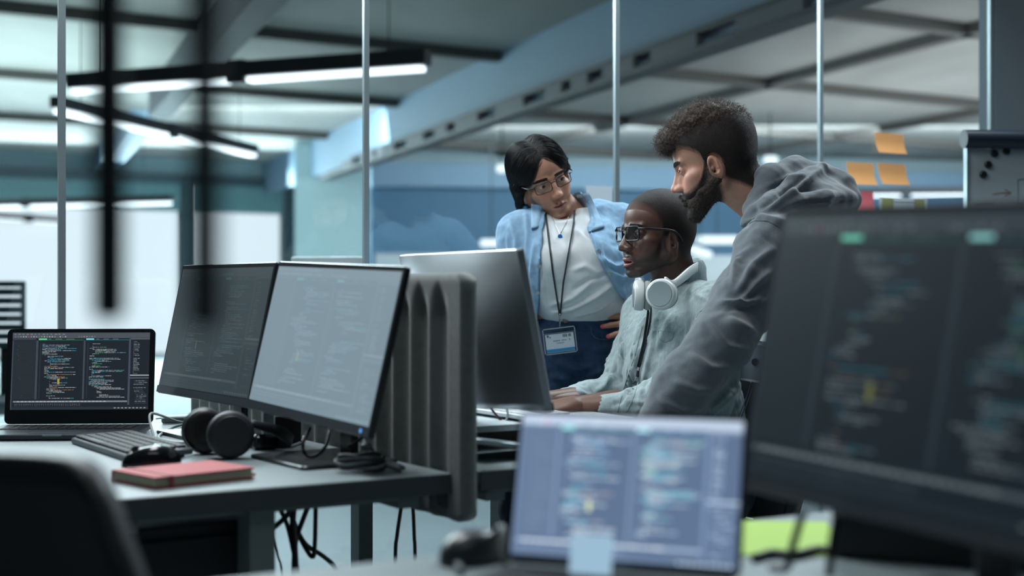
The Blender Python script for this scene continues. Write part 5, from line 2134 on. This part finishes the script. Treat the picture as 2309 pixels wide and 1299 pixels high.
Vg = folds(Vg, Qg, [
    ([(1672, 505), (1720, 492), (1770, 505), (1795, 545)], 7, .009), ([(1690, 560), (1660, 590), (1652, 640)], 7, .007),
    ([(1745, 560), (1700, 600), (1662, 660)], 9, .010), ([(1740, 610), (1700, 645), (1655, 700)], 8, .009),
    ([(1720, 675), (1680, 688), (1625, 682)], 7, .012), ([(1735, 660), (1700, 690), (1640, 700)], 6, -.006),
    ([(1640, 720), (1690, 745), (1705, 760)], 9, .009), ([(1600, 730), (1640, 780), (1690, 790)], 8, .006),
    ([(1560, 800), (1600, 830), (1650, 830)], 9, .006), ([(1520, 860), (1570, 880), (1610, 880)], 8, .006), ([(1490, 905), (1540, 925), (1580, 920)], 7, .006),
    ([(1735, 470), (1800, 425), (1852, 380)], 6, .008), ([(1760, 478), (1830, 455), (1900, 452)], 5, -.008), ([(1700, 480), (1760, 440), (1820, 395)], 5, -.006),
    ([(1730, 420), (1775, 400), (1830, 392)], 5, .004), ([(1800, 470), (1880, 468), (1915, 455)], 7, -.012), ([(1700, 520), (1760, 560), (1790, 620)], 6, -.004)])
np_mesh('hoodie', Vg, Qg, M_hood, sta)
Tg = bvh(Vg, Qg)
seam(Tg, [(1676, 512), (1700, 498), (1730, 498), (1758, 512), (1775, 540)], .0012, cloth('grey_fleece_seam', (70, 80, 88), (300, .1), (900, .4)), 'shoulder_seam', sta)
# jeans and shoes
fj = Field((.80, 3.1, .0), (1.45, 3.85, .98), .009)
hp = ba[4]
for s in (-1, 1):
    h_ = hp + latb * (.09 * s) + Vector((.05, 0, -.04))
    k_ = Vector((h_.x - .02, h_.y + .01 * s, .48))
    a_ = Vector((h_.x + .02, h_.y + .02 * s, .09))
    fj.chain([h_, k_, a_], [.105, .075, .055], .04)
    shoe(sta, a_, (-1, .1, 0))
Vj, Qj = fj.mesh(1)
np_mesh('trousers', Vj, Qj, M_jean, sta)

# ================================================================= WOMAN
WF = Vector((.34, -.90, -.24)).normalized()
WR = frame(WF, (-.36, -.18, .92))
WC = Vector(((1222 - CX) / F * 3.97, 3.97, CAMZ + (CY - 402) / F * 3.97))
wom = person('standing person in open light blue denim shirt over white T-shirt, hand on hip', (.17, 4.02, 0))
nb3 = at(1290, 492, 3.99)
V3, Q3, L3 = head(dict(jaw=.90, nose=.95, lip=1.05, neck=.046, eye=.92, nlen=.95, nk=.012), nb3, .93, WR, WC)
col3 = skin_cols(L3, (178, 132, 110), (158, 98, 92), 0, cheek=(184, 122, 106))
fb = Field((-.25, 3.6, .72), (.52, 4.35, 1.34), .008)
fX, fY = Vector((1, 0, 0)), Vector((0, -1, 0))
wt = [(at(1288, 492, 3.99), .06, .055), (at(1280, 530, 3.96), .145, .08), (at(1290, 610, 3.95), .14, .09), (at(1302, 710, 4.0), .12, .08), (at(1300, 800, 4.04), .15, .095), (at(1296, 900, 4.06), .155, .10)]
sh3, el3, wr3 = at(1172, 528, 3.97), at(1155, 700, 3.98), at(1150, 860, 3.80)
sh3l, el3l, wr3l = at(1402, 512, 4.02), at(1535, 655, 4.16), at(1486, 738, 3.99)
fb.loft(wt, fX, fY, .03)
fb.chain([sh3, el3, wr3], [.042, .036, .025], .03)
fb.chain([sh3l, el3l, wr3l], [.042, .036, .025], .03)
VB, QB = fb.mesh(1)
h5 = hand_mesh(hand_M(wr3l, wr3l + Vector((-.12, -.088, .004)), (-.35, -1, .35)), 1, (.12, .14, .16, .18), .13, .1, .07, .028)
h5 = (h5[0], h5[1], h5[2])
h6 = hand_mesh(hand_M(wr3, wr3 + Vector((-.02, -.08, -.06)), (0, -.5, 1)), 1, (.15, .15, .2, .2), .1, .2, .07, .028)
Vb, Qb = join([(V3, Q3), (VB, QB), h5[:2], h6[:2]])
cb_ = np.tile(np.array(lin((182, 134, 110))), (len(Vb), 1))
cb_[:len(V3)] = col3
np_mesh('body', Vb, Qb, skin_mat('skin_tan', .5), wom, cb_)
eyeballs(wom, WR, WC, .93, (.62, -.76, -.22), 'dark')
M_nail = mat('red_nail', (226, 70, 100), .2)
for (a, d) in h5[2][:4]:
    mbn = MB().rslab(.0085, .012, .0016, .003, Matrix.Translation(Vector(a) + Vector((0, -.0055, .001))) @ Matrix((d.cross(Vector((0, -1, 0))).normalized(), d, Vector((0, -1, 0)))).transposed().to_4x4(), inset=.0005)
    build(mbn, 'fingernail', M_nail, wom, world=True, smooth=False)

# hair: parted, combed down; longer on her right, tucked behind
M_bl = mat('hair_jet', (13, 13, 16), .7, spec=.25)
ax3 = np.abs(L3[:, 0])
hl = np.interp(L3[:, 1], [-.11, -.07, -.05, -.03, -.01, .010, .022, .034, .048, .064, .085], [-.10, -.10, -.085, -.06, -.030, -.012, .000, .018, .038, .060, .082])
hx = np.interp(ax3, [0, .012, .024, .036, .048, .055, .062, .070], [.083, .078, .068, .052, .030, .014, .006, .000])
k3 = sstep(L3[:, 1], .012, .030)
line3 = hl * (1 - k3) + hx * k3
soft3 = .006 + .008 * k3
d3 = (L3[:, 2] - line3) / soft3
hm3 = sstep(d3, -1, 1.6) * np.maximum(ear_out(L3), sstep(L3[:, 2], -.012, .0))
cm3 = sstep(hm3, .03, .22)
px_ = np.abs(L3[:, 0] - .004)
th3 = (.0035 + .0115 * sstep(px_, .0, .032)) * (.65 + .35 * sstep(-L3[:, 1], -.085, -.03)) + .004 * sstep(-L3[:, 1], .0, .08)
M_bt = mat('hair_jet_base', (255, 255, 255), .7, attr='tint', spec=.4)
sv, sq = sheet('hair', V3, Q3, L3, hm3, th3, M_bt, wom, col3, (15, 15, 18), .0, cm3)
fh = Field((-.13, -.15, -.17), (.13, .13, .15), .0021)
fh.ell((0, -.078, -.040), (.055, .045, .062), .02)
fh.chain([(.066, .022, .040), (.0790, .008, .000), (.082, -.014, -.055), (.074, -.016, -.110), (.060, -.004, -.140)], [.010, .015, .016, .012, .004], .012)
fh.chain([(.060, -.05, -.01), (.068, -.04, -.08), (.062, -.024, -.135)], [.030, .020, .005], .02)
fh.chain([(-.058, .022, .040), (-.074, .0, .000), (-.066, -.030, -.05)], [.010, .010, .012], .012)
Vk, Qk = fh.mesh(1)
np_mesh('hair_lengths', to_w(Vk, WR, WC, .93), Qk, M_bl, wom)
Rl = np.array(WR)
svl = ((sv - np.array(WC)) @ Rl) / .93
Vw, Qw = join([(svl, sq), (Vk, Qk)])
Tw = bvh(Vw, Qw)
# strands combed from the parting down and back over the surface
Nw_ = normals(Vw, Qw)
Pr, _i = sample(Vw, Qw, 9500, RNG)
stl = []
for p_ in Pr:
    if p_[1] > .10:
        continue
    s = 1.0 if p_[0] > .004 else -1.0
    q = Vector(p_)
    jit = Vector(RNG.normal(size=3)) * .10
    off = .0004 + .0011 * RNG.random()
    st = []
    for k in range(8):
        h, n_, fi, _d = Tw.find_nearest(q)
        if h is None:
            break
        if (h - Vector((0, -.015, .02))).dot(n_) < 0:
            n_ = -n_
        st.append(np.array(h + n_ * off))
        low = max(0, -.02 - h.z) * 12
        fl = Vector((s * .75 * (1 - min(1, low)), -.45 * (1 - min(1, low)), -1.0)) + jit
        fl = fl - n_ * fl.dot(n_)
        q = h + fl.normalized() * .0062
    if len(st) > 3:
        stl.append(to_w(np.array(st), WR, WC, .93))
hair_curves('hair_strands', stl, mat('hair_strand_black', (17, 18, 21), .38, spec=.4), wom, .00032, .00018)
hair_curves('eyebrows', brows(V3, Q3, L3, RNG, WR, WC, .93, 420, .95, .001), M_hair, wom, .0004, .00015)
hc = WC + WR @ Vector((-.072, .020, .020)) * .93
build(MB().rslab(.008, .045, .003, .002, Matrix.Translation(WC + WR @ Vector((-.080, .028, .030)) * .93) @ WR.to_4x4() @ Matrix.Rotation(math.radians(90), 4, 'Y') @ Matrix.Rotation(.5, 4, 'Z')), 'hair_clip', mat('silver_clip', (200, 206, 212), .15, metal=1), wom, world=True)
er = WC + WR @ Vector((.080, .006, -.066)) * .93
build(MB().lathe([(.0005, -.0095), (.006, -.0075), (.0090, -.003), (.0095, 0), (.0090, .003), (.006, .0075), (.0005, .0095)], Matrix.Translation(er), 24), 'earring', mat('blue_bead', (40, 120, 160), .2), wom, smooth=True, world=True)

# T-shirt
M_tee = cloth('white_cotton', (206, 214, 218), (60, .04), (600, .15), .2)
ftz = Field((-.12, 3.72, .82), (.42, 4.20, 1.32), .0038)
tee = [(at(1284, 470, 3.985), .064, .058), (at(1282, 492, 3.98), .090, .070), (at(1278, 528, 3.965), .150, .090), (at(1288, 575, 3.95), .150, .104), (at(1298, 625, 3.945), .142, .108), (at(1306, 680, 3.965), .128, .098), (at(1306, 714, 3.985), .118, .090), (at(1304, 724, 3.99), .110, .084)]
ftz.loft(tee, fX, fY, .02)
ftz.ell(at(1255, 585, 3.875), (.048, .042, .048), .03)
ftz.ell(at(1332, 578, 3.885), (.048, .042, .048), .03)
ftz.ell(at(1268, 455, 3.90), (.062, .075, .052), .006, 's')
Vt3, Qt3 = ftz.mesh(2)
Vt3 += normals(Vt3, Qt3) * (nz(Vt3, 32, 1) * .0035)[:, None]
Vt3 = folds(Vt3, Qt3, [([(1385, 640), (1340, 670), (1290, 695), (1250, 705)], 6, .008), ([(1395, 665), (1350, 695), (1300, 712)], 5, .007), ([(1330, 640), (1290, 672), (1240, 690)], 6, .006),
                     ([(1225, 620), (1222, 660), (1230, 700)], 6, .006), ([(1300, 520), (1330, 545), (1360, 600)], 6, .005), ([(1290, 610), (1320, 600), (1350, 620)], 6, .005), ([(1380, 615), (1330, 630), (1290, 655)], 5, -.004), ([(1245, 510), (1250, 550)], 6, .003)])
np_mesh('t_shirt', Vt3, Qt3, M_tee, wom)
T3 = bvh(Vt3, Qt3)

# denim shirt, open at the front
M_den = cloth('light_denim', (134, 172, 202), (40, .14), (800, .35), .15)
fdn = Field((-.16, 3.68, .84), (.56, 4.24, 1.36), .0040)
dn = [(c_, w_ + .020, d_ + .016) for (c_, w_, d_) in tee[1:]]
dn = [(at(1284, 478, 3.99), .080, .070)] + dn + [(at(1302, 770, 4.0), .150, .105)]
fdn.loft(dn, fX, fY, .03)
fdn.ell(at(1255, 585, 3.870), (.056, .046, .056), .03)
fdn.ell(at(1340, 578, 3.880), (.056, .046, .056), .03)
fdn.chain([at(1225, 500, 3.98), sh3, sh3 * .5 + el3 * .5, el3, wr3], [.050, .056, .052, .047, .038], .04)
fdn.chain([at(1345, 488, 4.0), sh3l, sh3l * .4 + el3l * .6, el3l], [.050, .058, .052, .048], .04)
# hollow it and cut the opening
poly = [(1222, 400), (1232, 470), (1222, 530), (1217, 600), (1214, 680), (1208, 760), (1200, 840), (1425, 860), (1425, 760), (1418, 690), (1392, 655), (1362, 610), (1340, 560), (1322, 510), (1306, 462), (1306, 400)]


def poly_sd(P, poly):
    d = seg_dist(P, list(poly) + [poly[0]])
    ins = np.zeros(len(P), bool)
    n = len(poly)
    for i in range(n):
        x1, y1 = poly[i]
        x2, y2 = poly[(i + 1) % n]
        c = ((y1 > P[:, 1]) != (y2 > P[:, 1])) & (P[:, 0] < (x2 - x1) * (P[:, 1] - y1) / (y2 - y1 + 1e-9) + x1)
        ins ^= c
    return np.where(ins, -d, d)


X_, Y_, Z_ = np.meshgrid(*fdn.ax, indexing='ij')
P_ = np.stack([CX + F * X_ / Y_, CY - F * (Z_ - CAMZ) / Y_], -1).reshape(-1, 2)
near = (fdn.D.ravel() < .02) & (Y_.ravel() < 3.985)
sd = np.full(len(P_), 1.0)
sd[near] = poly_sd(P_[near], poly) * (3.9 / F)
cut = np.maximum(sd, Y_.ravel() - 3.985).reshape(fdn.D.shape)
fdn.D = np.maximum(fdn.D, -cut).astype(np.float32)
del X_, Y_, Z_, P_
fdn.cap(nb3 - Vector((0, 0, .05)), WC, .058, .056, .004, 's')
cs_ = (WC - nb3).normalized()
fdn.cap(nb3 - cs_ * .02, nb3 + cs_ * .028, .071, .067, .006)
fdn.cap(nb3 - cs_ * .06, nb3 + cs_ * .12, .0645, .0605, .002, 's')
fdn.ell(nb3 + Vector((-.01, -.085, .02)), (.060, .080, .085), .004, 's')
Vn, Qn = fdn.mesh(2)
Vn += normals(Vn, Qn) * (nz(Vn, 34, 4) * .0032 + nz(Vn, 90, 1) * .0011)[:, None]
Vn = folds(Vn, Qn, [([(1150, 500), (1165, 540), (1160, 600)], 6, .006), ([(1185, 480), (1190, 540), (1185, 600)], 6, .006), ([(1205, 540), (1198, 620), (1205, 700)], 5, .005),
                    ([(1145, 530), (1150, 580), (1140, 640)], 5, .006), ([(1365, 480), (1380, 530), (1420, 580)], 7, .005), ([(1350, 580), (1385, 600), (1430, 590)], 5, .008),
                    ([(1370, 610), (1400, 625), (1435, 620)], 5, .007), ([(1350, 540), (1362, 590), (1390, 640)], 4, .005), ([(1390, 560), (1410, 600), (1430, 630)], 5, .006), ([(1170, 620), (1180, 680), (1200, 740)], 6, .006)])
np_mesh('denim_shirt', Vn, Qn, M_den, wom)
Tn = bvh(Vn, Qn)


def patch(T, quad, off, th, m, name, root, T2=None, n=10, roll=0.0):
    '''cloth piece draped over the garment: bilinear patch of four picture-plane corners, thickened'''
    a, b, c, d = [np.array(q, float) for q in quad]
    G, U = [], []
    for j in range(n + 1):
        for i in range(n + 1):
            s_, t_ = i / n, j / n
            q = (a * (1 - s_) + b * s_) * (1 - t_) + (d * (1 - s_) + c * s_) * t_
            h = drape(T, q[0], q[1], 0) or (drape(T2, q[0], q[1], 0) if T2 else None)
            G.append(h.y if h else np.nan)
            U.append(q)
    G = np.array(G).reshape(n + 1, n + 1)
    G[np.isnan(G)] = np.nanmedian(G)
    for _ in range(6):
        G[1:-1] = (G[:-2] + G[1:-1] * 2 + G[2:]) / 4
        G[:, 1:-1] = (G[:, :-2] + G[:, 1:-1] * 2 + G[:, 2:]) / 4
    vs = []
    for side in (0, 1):
        for k, q in enumerate(U):
            i, j = (k % (n + 1)) / n, (k // (n + 1)) / n
            y_ = G[k // (n + 1), k % (n + 1)] - off - roll * math.sin(math.pi * min(1, max(0, i))) * .5 - roll * (1 - j)
            vs.append(at(q[0], q[1], y_) + Vector((0, th * side, 0)))
    W_ = n + 1
    o_ = W_ * W_
    fs = []
    for j in range(n):
        for i in range(n):
            k = j * W_ + i
            fs += [(k, k + 1, k + W_ + 1, k + W_), (o_ + k, o_ + k + W_, o_ + k + W_ + 1, o_ + k + 1)]
    for i in range(n):
        fs += [(i, o_ + i, o_ + i + 1, i + 1), (n * W_ + i, n * W_ + i + 1, o_ + n * W_ + i + 1, o_ + n * W_ + i)]
        fs += [(i * W_, i * W_ + W_, o_ + i * W_ + W_, o_ + i * W_), (i * W_ + n, o_ + i * W_ + n, o_ + i * W_ + W_ + n, i * W_ + W_ + n)]
    return build(MB().add(vs, fs), name, m, root, world=True, smooth=True)


M_den2 = cloth('light_denim_collar', (150, 186, 214), (40, .1), (800, .3), .15)
patch(Tn, [(1198, 460), (1226, 464), (1241, 506), (1198, 516)], .008, .005, M_den2, 'collar', wom, T3, roll=.002)
patch(Tn, [(1300, 440), (1328, 434), (1364, 512), (1327, 523)], .008, .005, M_den2, 'collar', wom, T3, roll=.002)
seam(Tn, [(1332, 520), (1352, 575), (1372, 615), (1392, 645)], .0012, M_den2, 'placket', wom, .0018)
for (x, y) in ((1346, 566), (1370, 617), (1222, 600), (1219, 660)):
    q = drape(Tn, x + (4 if x > 1300 else -6), y, .002)
    if q:
        build(MB().lathe([(.005, 0), (.005, .002)], Matrix.Translation(q) @ Matrix.Rotation(math.radians(90), 4, 'X'), 14), 'button', mat('denim_button', (128, 138, 136), .35), wom, world=True)
# jeans
fj = Field((-.10, 3.75, 0), (.46, 4.35, .99), .008)
jt = [(at(1304, 712, 3.995), .116, .090), (at(1302, 745, 4.01), .138, .102), (at(1300, 800, 4.04), .160, .112), (at(1298, 880, 4.06), .168, .115), (at(1297, 930, 4.07), .16, .11)]
fj.loft(jt, fX, fY, .02)
for s in (-1, 1):
    h_ = at(1297 + s * 62, 905, 4.07)
    fj.chain([h_, Vector((h_.x + .005 * s, 4.06, .48)), Vector((h_.x + .01 * s, 4.10, .10))], [.088, .062, .048], .03)
Vj, Qj = fj.mesh(1)
Vj += normals(Vj, Qj) * (nz(Vj, 36, 2) * .003)[:, None]
Vj = folds(Vj, Qj, [([(1260, 820), (1300, 835), (1340, 825)], 7, .006), ([(1240, 850), (1290, 860)], 6, .005), ([(1320, 850), (1360, 835)], 6, .006), ([(1340, 790), (1380, 780)], 6, .005)])
np_mesh('trousers', Vj, Qj, cloth('blue_denim', (42, 66, 94), (50, .25), (900, .3), .1), wom)
Tj = bvh(Vj, Qj)
seam(Tj, [(1218, 737), (1260, 742), (1320, 744), (1380, 738)], .0008, mat('denim_stitch', (58, 78, 102), .8), 'waistband', wom)
seam(Tj, [(1332, 738), (1334, 752), (1342, 762), (1356, 766), (1374, 766)], .0008, mat('pocket_stitch', (96, 112, 130), .8), 'pocket', wom)
q = drape(Tj, 1275, 722, .002)
if q:
    build(MB().lathe([(.0085, 0), (.0085, .003), (.006, .004)], Matrix.Translation(q) @ Matrix.Rotation(math.radians(90), 4, 'X'), 20), 'button', mat('metal_button', (120, 116, 110), .4, metal=.8), wom, world=True)
for s in (-1, 1):
    shoe(wom, Vector((at(1297 + s * 62, 905, 4.07).x + .01 * s, 4.10, .09)), (0, -1, 0))

# ================================================================= worn and carried things


def glasses(label, R, c, sc, m_rim, lens_tint, w=.052, hgt=.034, y0=.094, root_loc=None, temple=True, z0=-.001, rt=.0013):
    r = thing('glasses', label, 'glasses', c)
    G = Matrix.Translation(Vector(c)) @ R.to_4x4() @ Matrix.Scale(sc, 4)
    for s in (-1, 1):
        pts = []
        for (sx, sy, a0) in ((1, 1, 0), (-1, 1, 90), (-1, -1, 180), (1, -1, 270)):
            for k in range(5):
                a = math.radians(a0 + 90 * k / 4)
                rr = .009
                x_ = sx * (w / 2 - rr) + rr * math.cos(a)
                z_ = sy * (hgt / 2 - rr) + rr * math.sin(a)
                pts.append((x_, z_))
        P3 = [G @ Vector((s * (.0335) + x_, y0 - 3.2 * (abs(s * .0335 + x_) ** 2), z0 + z_)) for (x_, z_) in pts]
        rim = build(MB().tube(P3 + [P3[0]], rt * sc, 8, smooth=0), 'rim', m_rim, r, smooth=True, world=True)
        cc = sum(P3, Vector()) / len(P3)
        lv = P3 + [cc + (R @ Vector((0, .0012, 0)))]
        build(MB().add(lv, [(i, (i + 1) % len(P3), len(P3)) for i in range(len(P3))]), 'lens', glass_mat('lens_' + lens_tint[0], lens_tint[1], lens_tint[2]), r, world=True)
        x1 = s * (.0335 + w / 2)
        yv = y0 - 3.2 * x1 * x1
        if temple:
            build(MB().tube([G @ Vector((x1, yv, z0 + hgt * .32)), G @ Vector((s * .0745, yv - .018, z0 + hgt * .30)), G @ Vector((s * .0785, .010, .006)), G @ Vector((s * .0775, -.016, -.004)), G @ Vector((s * .074, -.030, -.022))], [rt * 2.0 * sc, rt * 1.6 * sc, rt * 1.4 * sc, rt * 1.2 * sc], 8), 'temple', m_rim, r, smooth=True, world=True)
    build(MB().tube([G @ Vector((-.0335 + w / 2, y0 - .0005, z0 + .006)), G @ Vector((0, y0 + .003, z0 + .009)), G @ Vector((.0335 - w / 2, y0 - .0005, z0 + .006))], .0014 * sc, 8), 'bridge', m_rim, r, smooth=True, world=True)
    return r


M_rim = mat('black_acetate', (12, 13, 15), .35)
glasses('black rectangular glasses on the seated man, screen light in the lenses', SR, SC, .975, M_rim, ('blue', (.88, .93, 1.0), .42), .050, .036, .0985, rt=.0021)
glasses('thin dark rectangular glasses on the woman', WR, WC, .93, M_rim, ('clear', (.95, .97, 1.0), .05), .050, .030, .100)

# white headphones round the seated man's neck
M_hw = mat('white_headphone', (206, 214, 214), .35)
M_hs = mat('silver_cup_face', (150, 166, 168), .3, metal=.4)
M_hp = mat('pale_ear_pad', (150, 158, 156), .6)
n_l = Vector((-.38, -.92, .06)).normalized()
n_r = Vector((-1, .02, .02)).normalized()
hcl, hcr = at(1493, 664, 3.440), at(1447, 666, 3.50)
nbk = at(1570, 628, 3.70)
arc = [hcl + Vector((.010, .012, .036)), at(1520, 640, 3.48), at(1556, 612, 3.55), at(1580, 596, 3.64), at(1568, 590, 3.72), at(1535, 600, 3.76), at(1490, 625, 3.72), at(1462, 645, 3.60), hcr + Vector((.0, .03, .036))]
headphones('white over-ear headphones hanging round the seated man\'s neck', hcl, hcr, n_l, -n_r * -1, arc, .0385, M_hw, M_hp, M_hs, thick=.034, band_w=.021)

# lanyards and badges
M_cord = mat('dark_lanyard', (28, 44, 52), .7)
M_mtl = mat('steel_clip', (170, 172, 174), .25, metal=1)
M_clear = glass_mat('badge_plastic', (.90, .94, .96), .07, .1)


def ribbon(T, pts, wd, name, root, m, off=.004, T2=None):
    P = []
    for i in range(len(pts) - 1):
        for k in range(6):
            t = k / 6
            P.append((pts[i][0] * (1 - t) + pts[i + 1][0] * t, pts[i][1] * (1 - t) + pts[i + 1][1] * t))
    P.append(pts[-1])
    L_ = []
    last = None
    for (x, y) in P:
        q = drape(T, x, y, off) or (drape(T2, x, y, off) if T2 else None)
        if q is None and last is not None:
            q = at(x, y, last.y)
        if q is None:
            continue
        last = q
        L_.append(q)
    ys = np.array([q.y for q in L_])
    for _ in range(8):
        ys[1:-1] = np.minimum(ys[1:-1], (ys[:-2] + ys[1:-1] + ys[2:]) / 3)
    vs, fs = [], []
    for i, q in enumerate(L_):
        k = (at(*[(proj(np.array([q])))[0][j] for j in (0, 1)], ys[i]))
        t_ = (L_[min(i + 1, len(L_) - 1)] - L_[max(i - 1, 0)]).normalized()
        sd_ = t_.cross(Vector((0, 1, 0))).normalized() * (wd / 2)
        vs += [k - sd_, k + sd_, k + sd_ + Vector((0, .0012, 0)), k - sd_ + Vector((0, .0012, 0))]
    for i in range(len(L_) - 1):
        a = i * 4
        for j in range(4):
            fs.append((a + j, a + (j + 1) % 4, a + 4 + (j + 1) % 4, a + 4 + j))
    fs += [(3, 2, 1, 0), tuple(len(vs) - 4 + j for j in range(4))]
    return build(MB().add(vs, fs), name, m, root, world=True)


# woman's lanyard
q0 = drape(T3, 1262, 700, .01) or at(1262, 700, 3.85)
wl = thing('lanyard', 'dark lanyard with a white and blue name badge hanging from the woman\'s neck', 'lanyard', at(1262, 800, q0.y))
ribbon(T3, [(1230, 478), (1236, 530), (1246, 610), (1257, 680), (1262, 712)], .0048, 'strap', wl, M_cord, .006, Tn)
ribbon(T3, [(1296, 446), (1294, 500), (1282, 570), (1270, 640), (1263, 712)], .0048, 'strap', wl, M_cord, .006, Tn)
by = min((drape(T3, 1262, 705, .008) or at(1262, 705, 3.86)).y, (drape(Tj, 1262, 780, .012) or at(1262, 780, 3.9)).y)
build(MB().tube([at(1263, 708, by), at(1262, 716, by), at(1263, 724, by), at(1262, 733, by - .002), at(1263, 741, by - .002)], [.0028, .0018, .0032, .0016, .0022], 8), 'clip', M_mtl, wl, smooth=True, world=True)
ang = math.radians(7)
MBd = Matrix.Translation(at(1262.5, 768, by - .004)) @ Matrix.Rotation(-ang, 4, 'Y') @ Matrix.Rotation(math.radians(90), 4, 'X')
build(MB().rslab(.090, .072, .0022, .005, MBd), 'badge_holder', M_clear, wl, world=True)
fr_ = MB()
for (x, y, w_, h_) in ((0, .0345, .090, .003), (0, -.0345, .090, .003), (-.0435, 0, .003, .072), (.0435, 0, .003, .072), (0, .0215, .086, .0012)):
    fr_.box((x, y, .0003), (w_, h_, .0024))
fr_.v = [tuple(MBd @ Vector(v)) for v in fr_.v]
build(fr_, 'holder_rim', mat('badge_plastic_rim', (120, 134, 144), .25), wl, world=True)
cd = build(MB().box((0, -.006, 0), (.078, .050, .0008)), 'card', mat('badge_white', (206, 216, 224), .5), wl)
cd.matrix_local = wm(wl).inverted() @ MBd @ Matrix.Translation((0, 0, -.0002))
M_bb = mat('badge_blue', (44, 140, 190), .5)
M_bk = mat('badge_ink', (60, 70, 76), .6)
M_tl = mat('badge_teal', (40, 130, 150), .5)


def mark(nm, m, rects, par=cd, z=.0008):
    b = MB()
    for (x, y, w_, h_) in rects:
        b.box((x, y, z), (w_, h_, .0003))
    return build(b, nm, m, par)


mark('blue_stripe', M_bb, [(0, -.0255, .078, .0085)])
mark('barcode', M_bk, [(.009 + i * .0022, .0125, .0008 + (i * 7 % 3) * .0004, .008) for i in range(6)] + [(.025 + i * .0022, .0125, .0009 + (i * 5 % 3) * .0003, .008) for i in range(4)])
mark('logo', M_tl, [(-.032, .0145, .0080, .0022), (-.032, .0145, .0022, .0080), (-.0255, .011, .0045, .0014), (-.0255, .011, .0014, .0045), (.027, .001, .0035, .0012), (.027, .001, .0012, .0035)])
mark('name_text', mat('badge_grey_ink', (130, 142, 150), .6), [(-.016 + i * .0048, .0005, .0040, .0024) for i in range(4)] + [(.007 + i * .0046, .0005, .0036, .0024) for i in range(3)] + [(-.008 + i * .0042, -.0062, .0034, .0018) for i in range(5)])
# necklace
nk = thing('necklace', 'fine chain necklace with a round blue pendant on the woman\'s T-shirt', 'necklace', at(1263, 536, 3.85))
for side in ([(1240, 480), (1252, 505), (1262, 527)], [(1286, 474), (1279, 498), (1264, 527)]):
    ribbon(T3, side, .0008, 'chain', nk, M_mtl, .002, Tn)
qn = drape(T3, 1263, 533, .003) or at(1263, 533, 3.85)
build(MB().lathe([(.0058, -.0015), (.0064, 0), (.0058, .0015)], Matrix.Translation(qn) @ Matrix.Rotation(math.radians(90), 4, 'X'), 20), 'pendant', mat('blue_pendant', (30, 110, 170), .25), nk, world=True)

# seated man's lanyard
ml = thing('lanyard', 'dark lanyard with a metal hook hanging down the seated man\'s mint shirt', 'lanyard', drape(Ts, 1430, 870, .006) or at(1430, 870, 3.5))
ribbon(Ts, [(1463, 690), (1460, 720), (1452, 770), (1442, 815), (1438, 832)], .0065, 'strap', ml, M_blk, .005)
ribbon(Ts, [(1469, 690), (1466, 725), (1456, 775), (1444, 820), (1440, 832)], .0050, 'strap', ml, M_cord, .004)
qa = [drape(Ts, x, y, .006) for (x, y) in ((1440, 828), (1439, 836), (1437, 850))]
build(MB().tube([qa[0], qa[1]], .0036, 8, smooth=0), 'ferrule', M_mtl, ml, world=True)
build(MB().tube([qa[1], qa[2]], .0042, 8, smooth=0), 'swivel', M_blk, ml, world=True)
hk = [drape(Ts, x, y, .006) for (x, y) in ((1436, 850), (1434, 858), (1425, 864), (1421, 872), (1427, 876), (1432, 868), (1433, 858))]
build(MB().tube(hk, .0013, 7), 'hook', M_mtl, ml, smooth=True, world=True)

# bearded man's badge, hanging edge-on beside the sleeve
bl = thing('badge', 'clear badge holder with grey card hanging below the hoodie, chain beneath', 'badge', at(1703, 860, 3.30))
Bm = Matrix.Translation(at(1700, 814, 3.30)) @ Matrix.Rotation(math.radians(9), 4, 'Y') @ Matrix.Rotation(math.radians(90), 4, 'X')
build(MB().rslab(.052, .096, .0030, .004, Bm), 'holder', mat('badge_grey', (140, 152, 164), .25), bl, world=True)
build(MB().rslab(.052, .010, .0036, .003, Bm @ Matrix.Translation((0, .043, 0))), 'top_rim', mat('badge_rim_white', (226, 222, 228), .3), bl, world=True)
build(MB().rslab(.050, .005, .0036, .002, Bm @ Matrix.Translation((0, -.046, 0))), 'bottom_rim', MATS['badge_rim_white'], bl, world=True)
build(MB().lathe([(.0085, .0), (.0085, .0012)], Bm @ Matrix.Translation((.003, -.002, .0014)), 24), 'round_mark', mat('badge_dot', (56, 62, 70), .5), bl, world=True)
build(MB().tube([at(1712, 737, 3.29), at(1709, 748, 3.29), at(1707, 760, 3.29), at(1710, 769, 3.295), at(1717, 771, 3.295)], [.0022, .0036, .0030, .0016, .0016], 8), 'hook', M_mtl, bl, smooth=True, world=True)
for dx in (0, 6):
    build(MB().tube([at(1693 + dx, 860, 3.30), at(1686 + dx, 885, 3.30), at(1674 + dx, 920, 3.31), at(1664 + dx, 945, 3.31), at(1655 + dx, 985, 3.31)], .0013, 5), 'chain', mat('dark_chain', (110, 118, 120), .3, metal=.9), bl, smooth=True, world=True)

# seated man's office chair
ch2 = thing('office_chair', 'dark teal office chair the seated man sits on, its back behind him', 'chair', (.62, 3.76, 0), math.radians(-58.5 - 180 + 180))
ch2.rotation_euler = (0, 0, math.atan2(-fw.x, fw.y) + math.pi)
office_chair(ch2, mat('chair_fabric', (34, 44, 48), .8), .865, .44, .40, 0, .44)
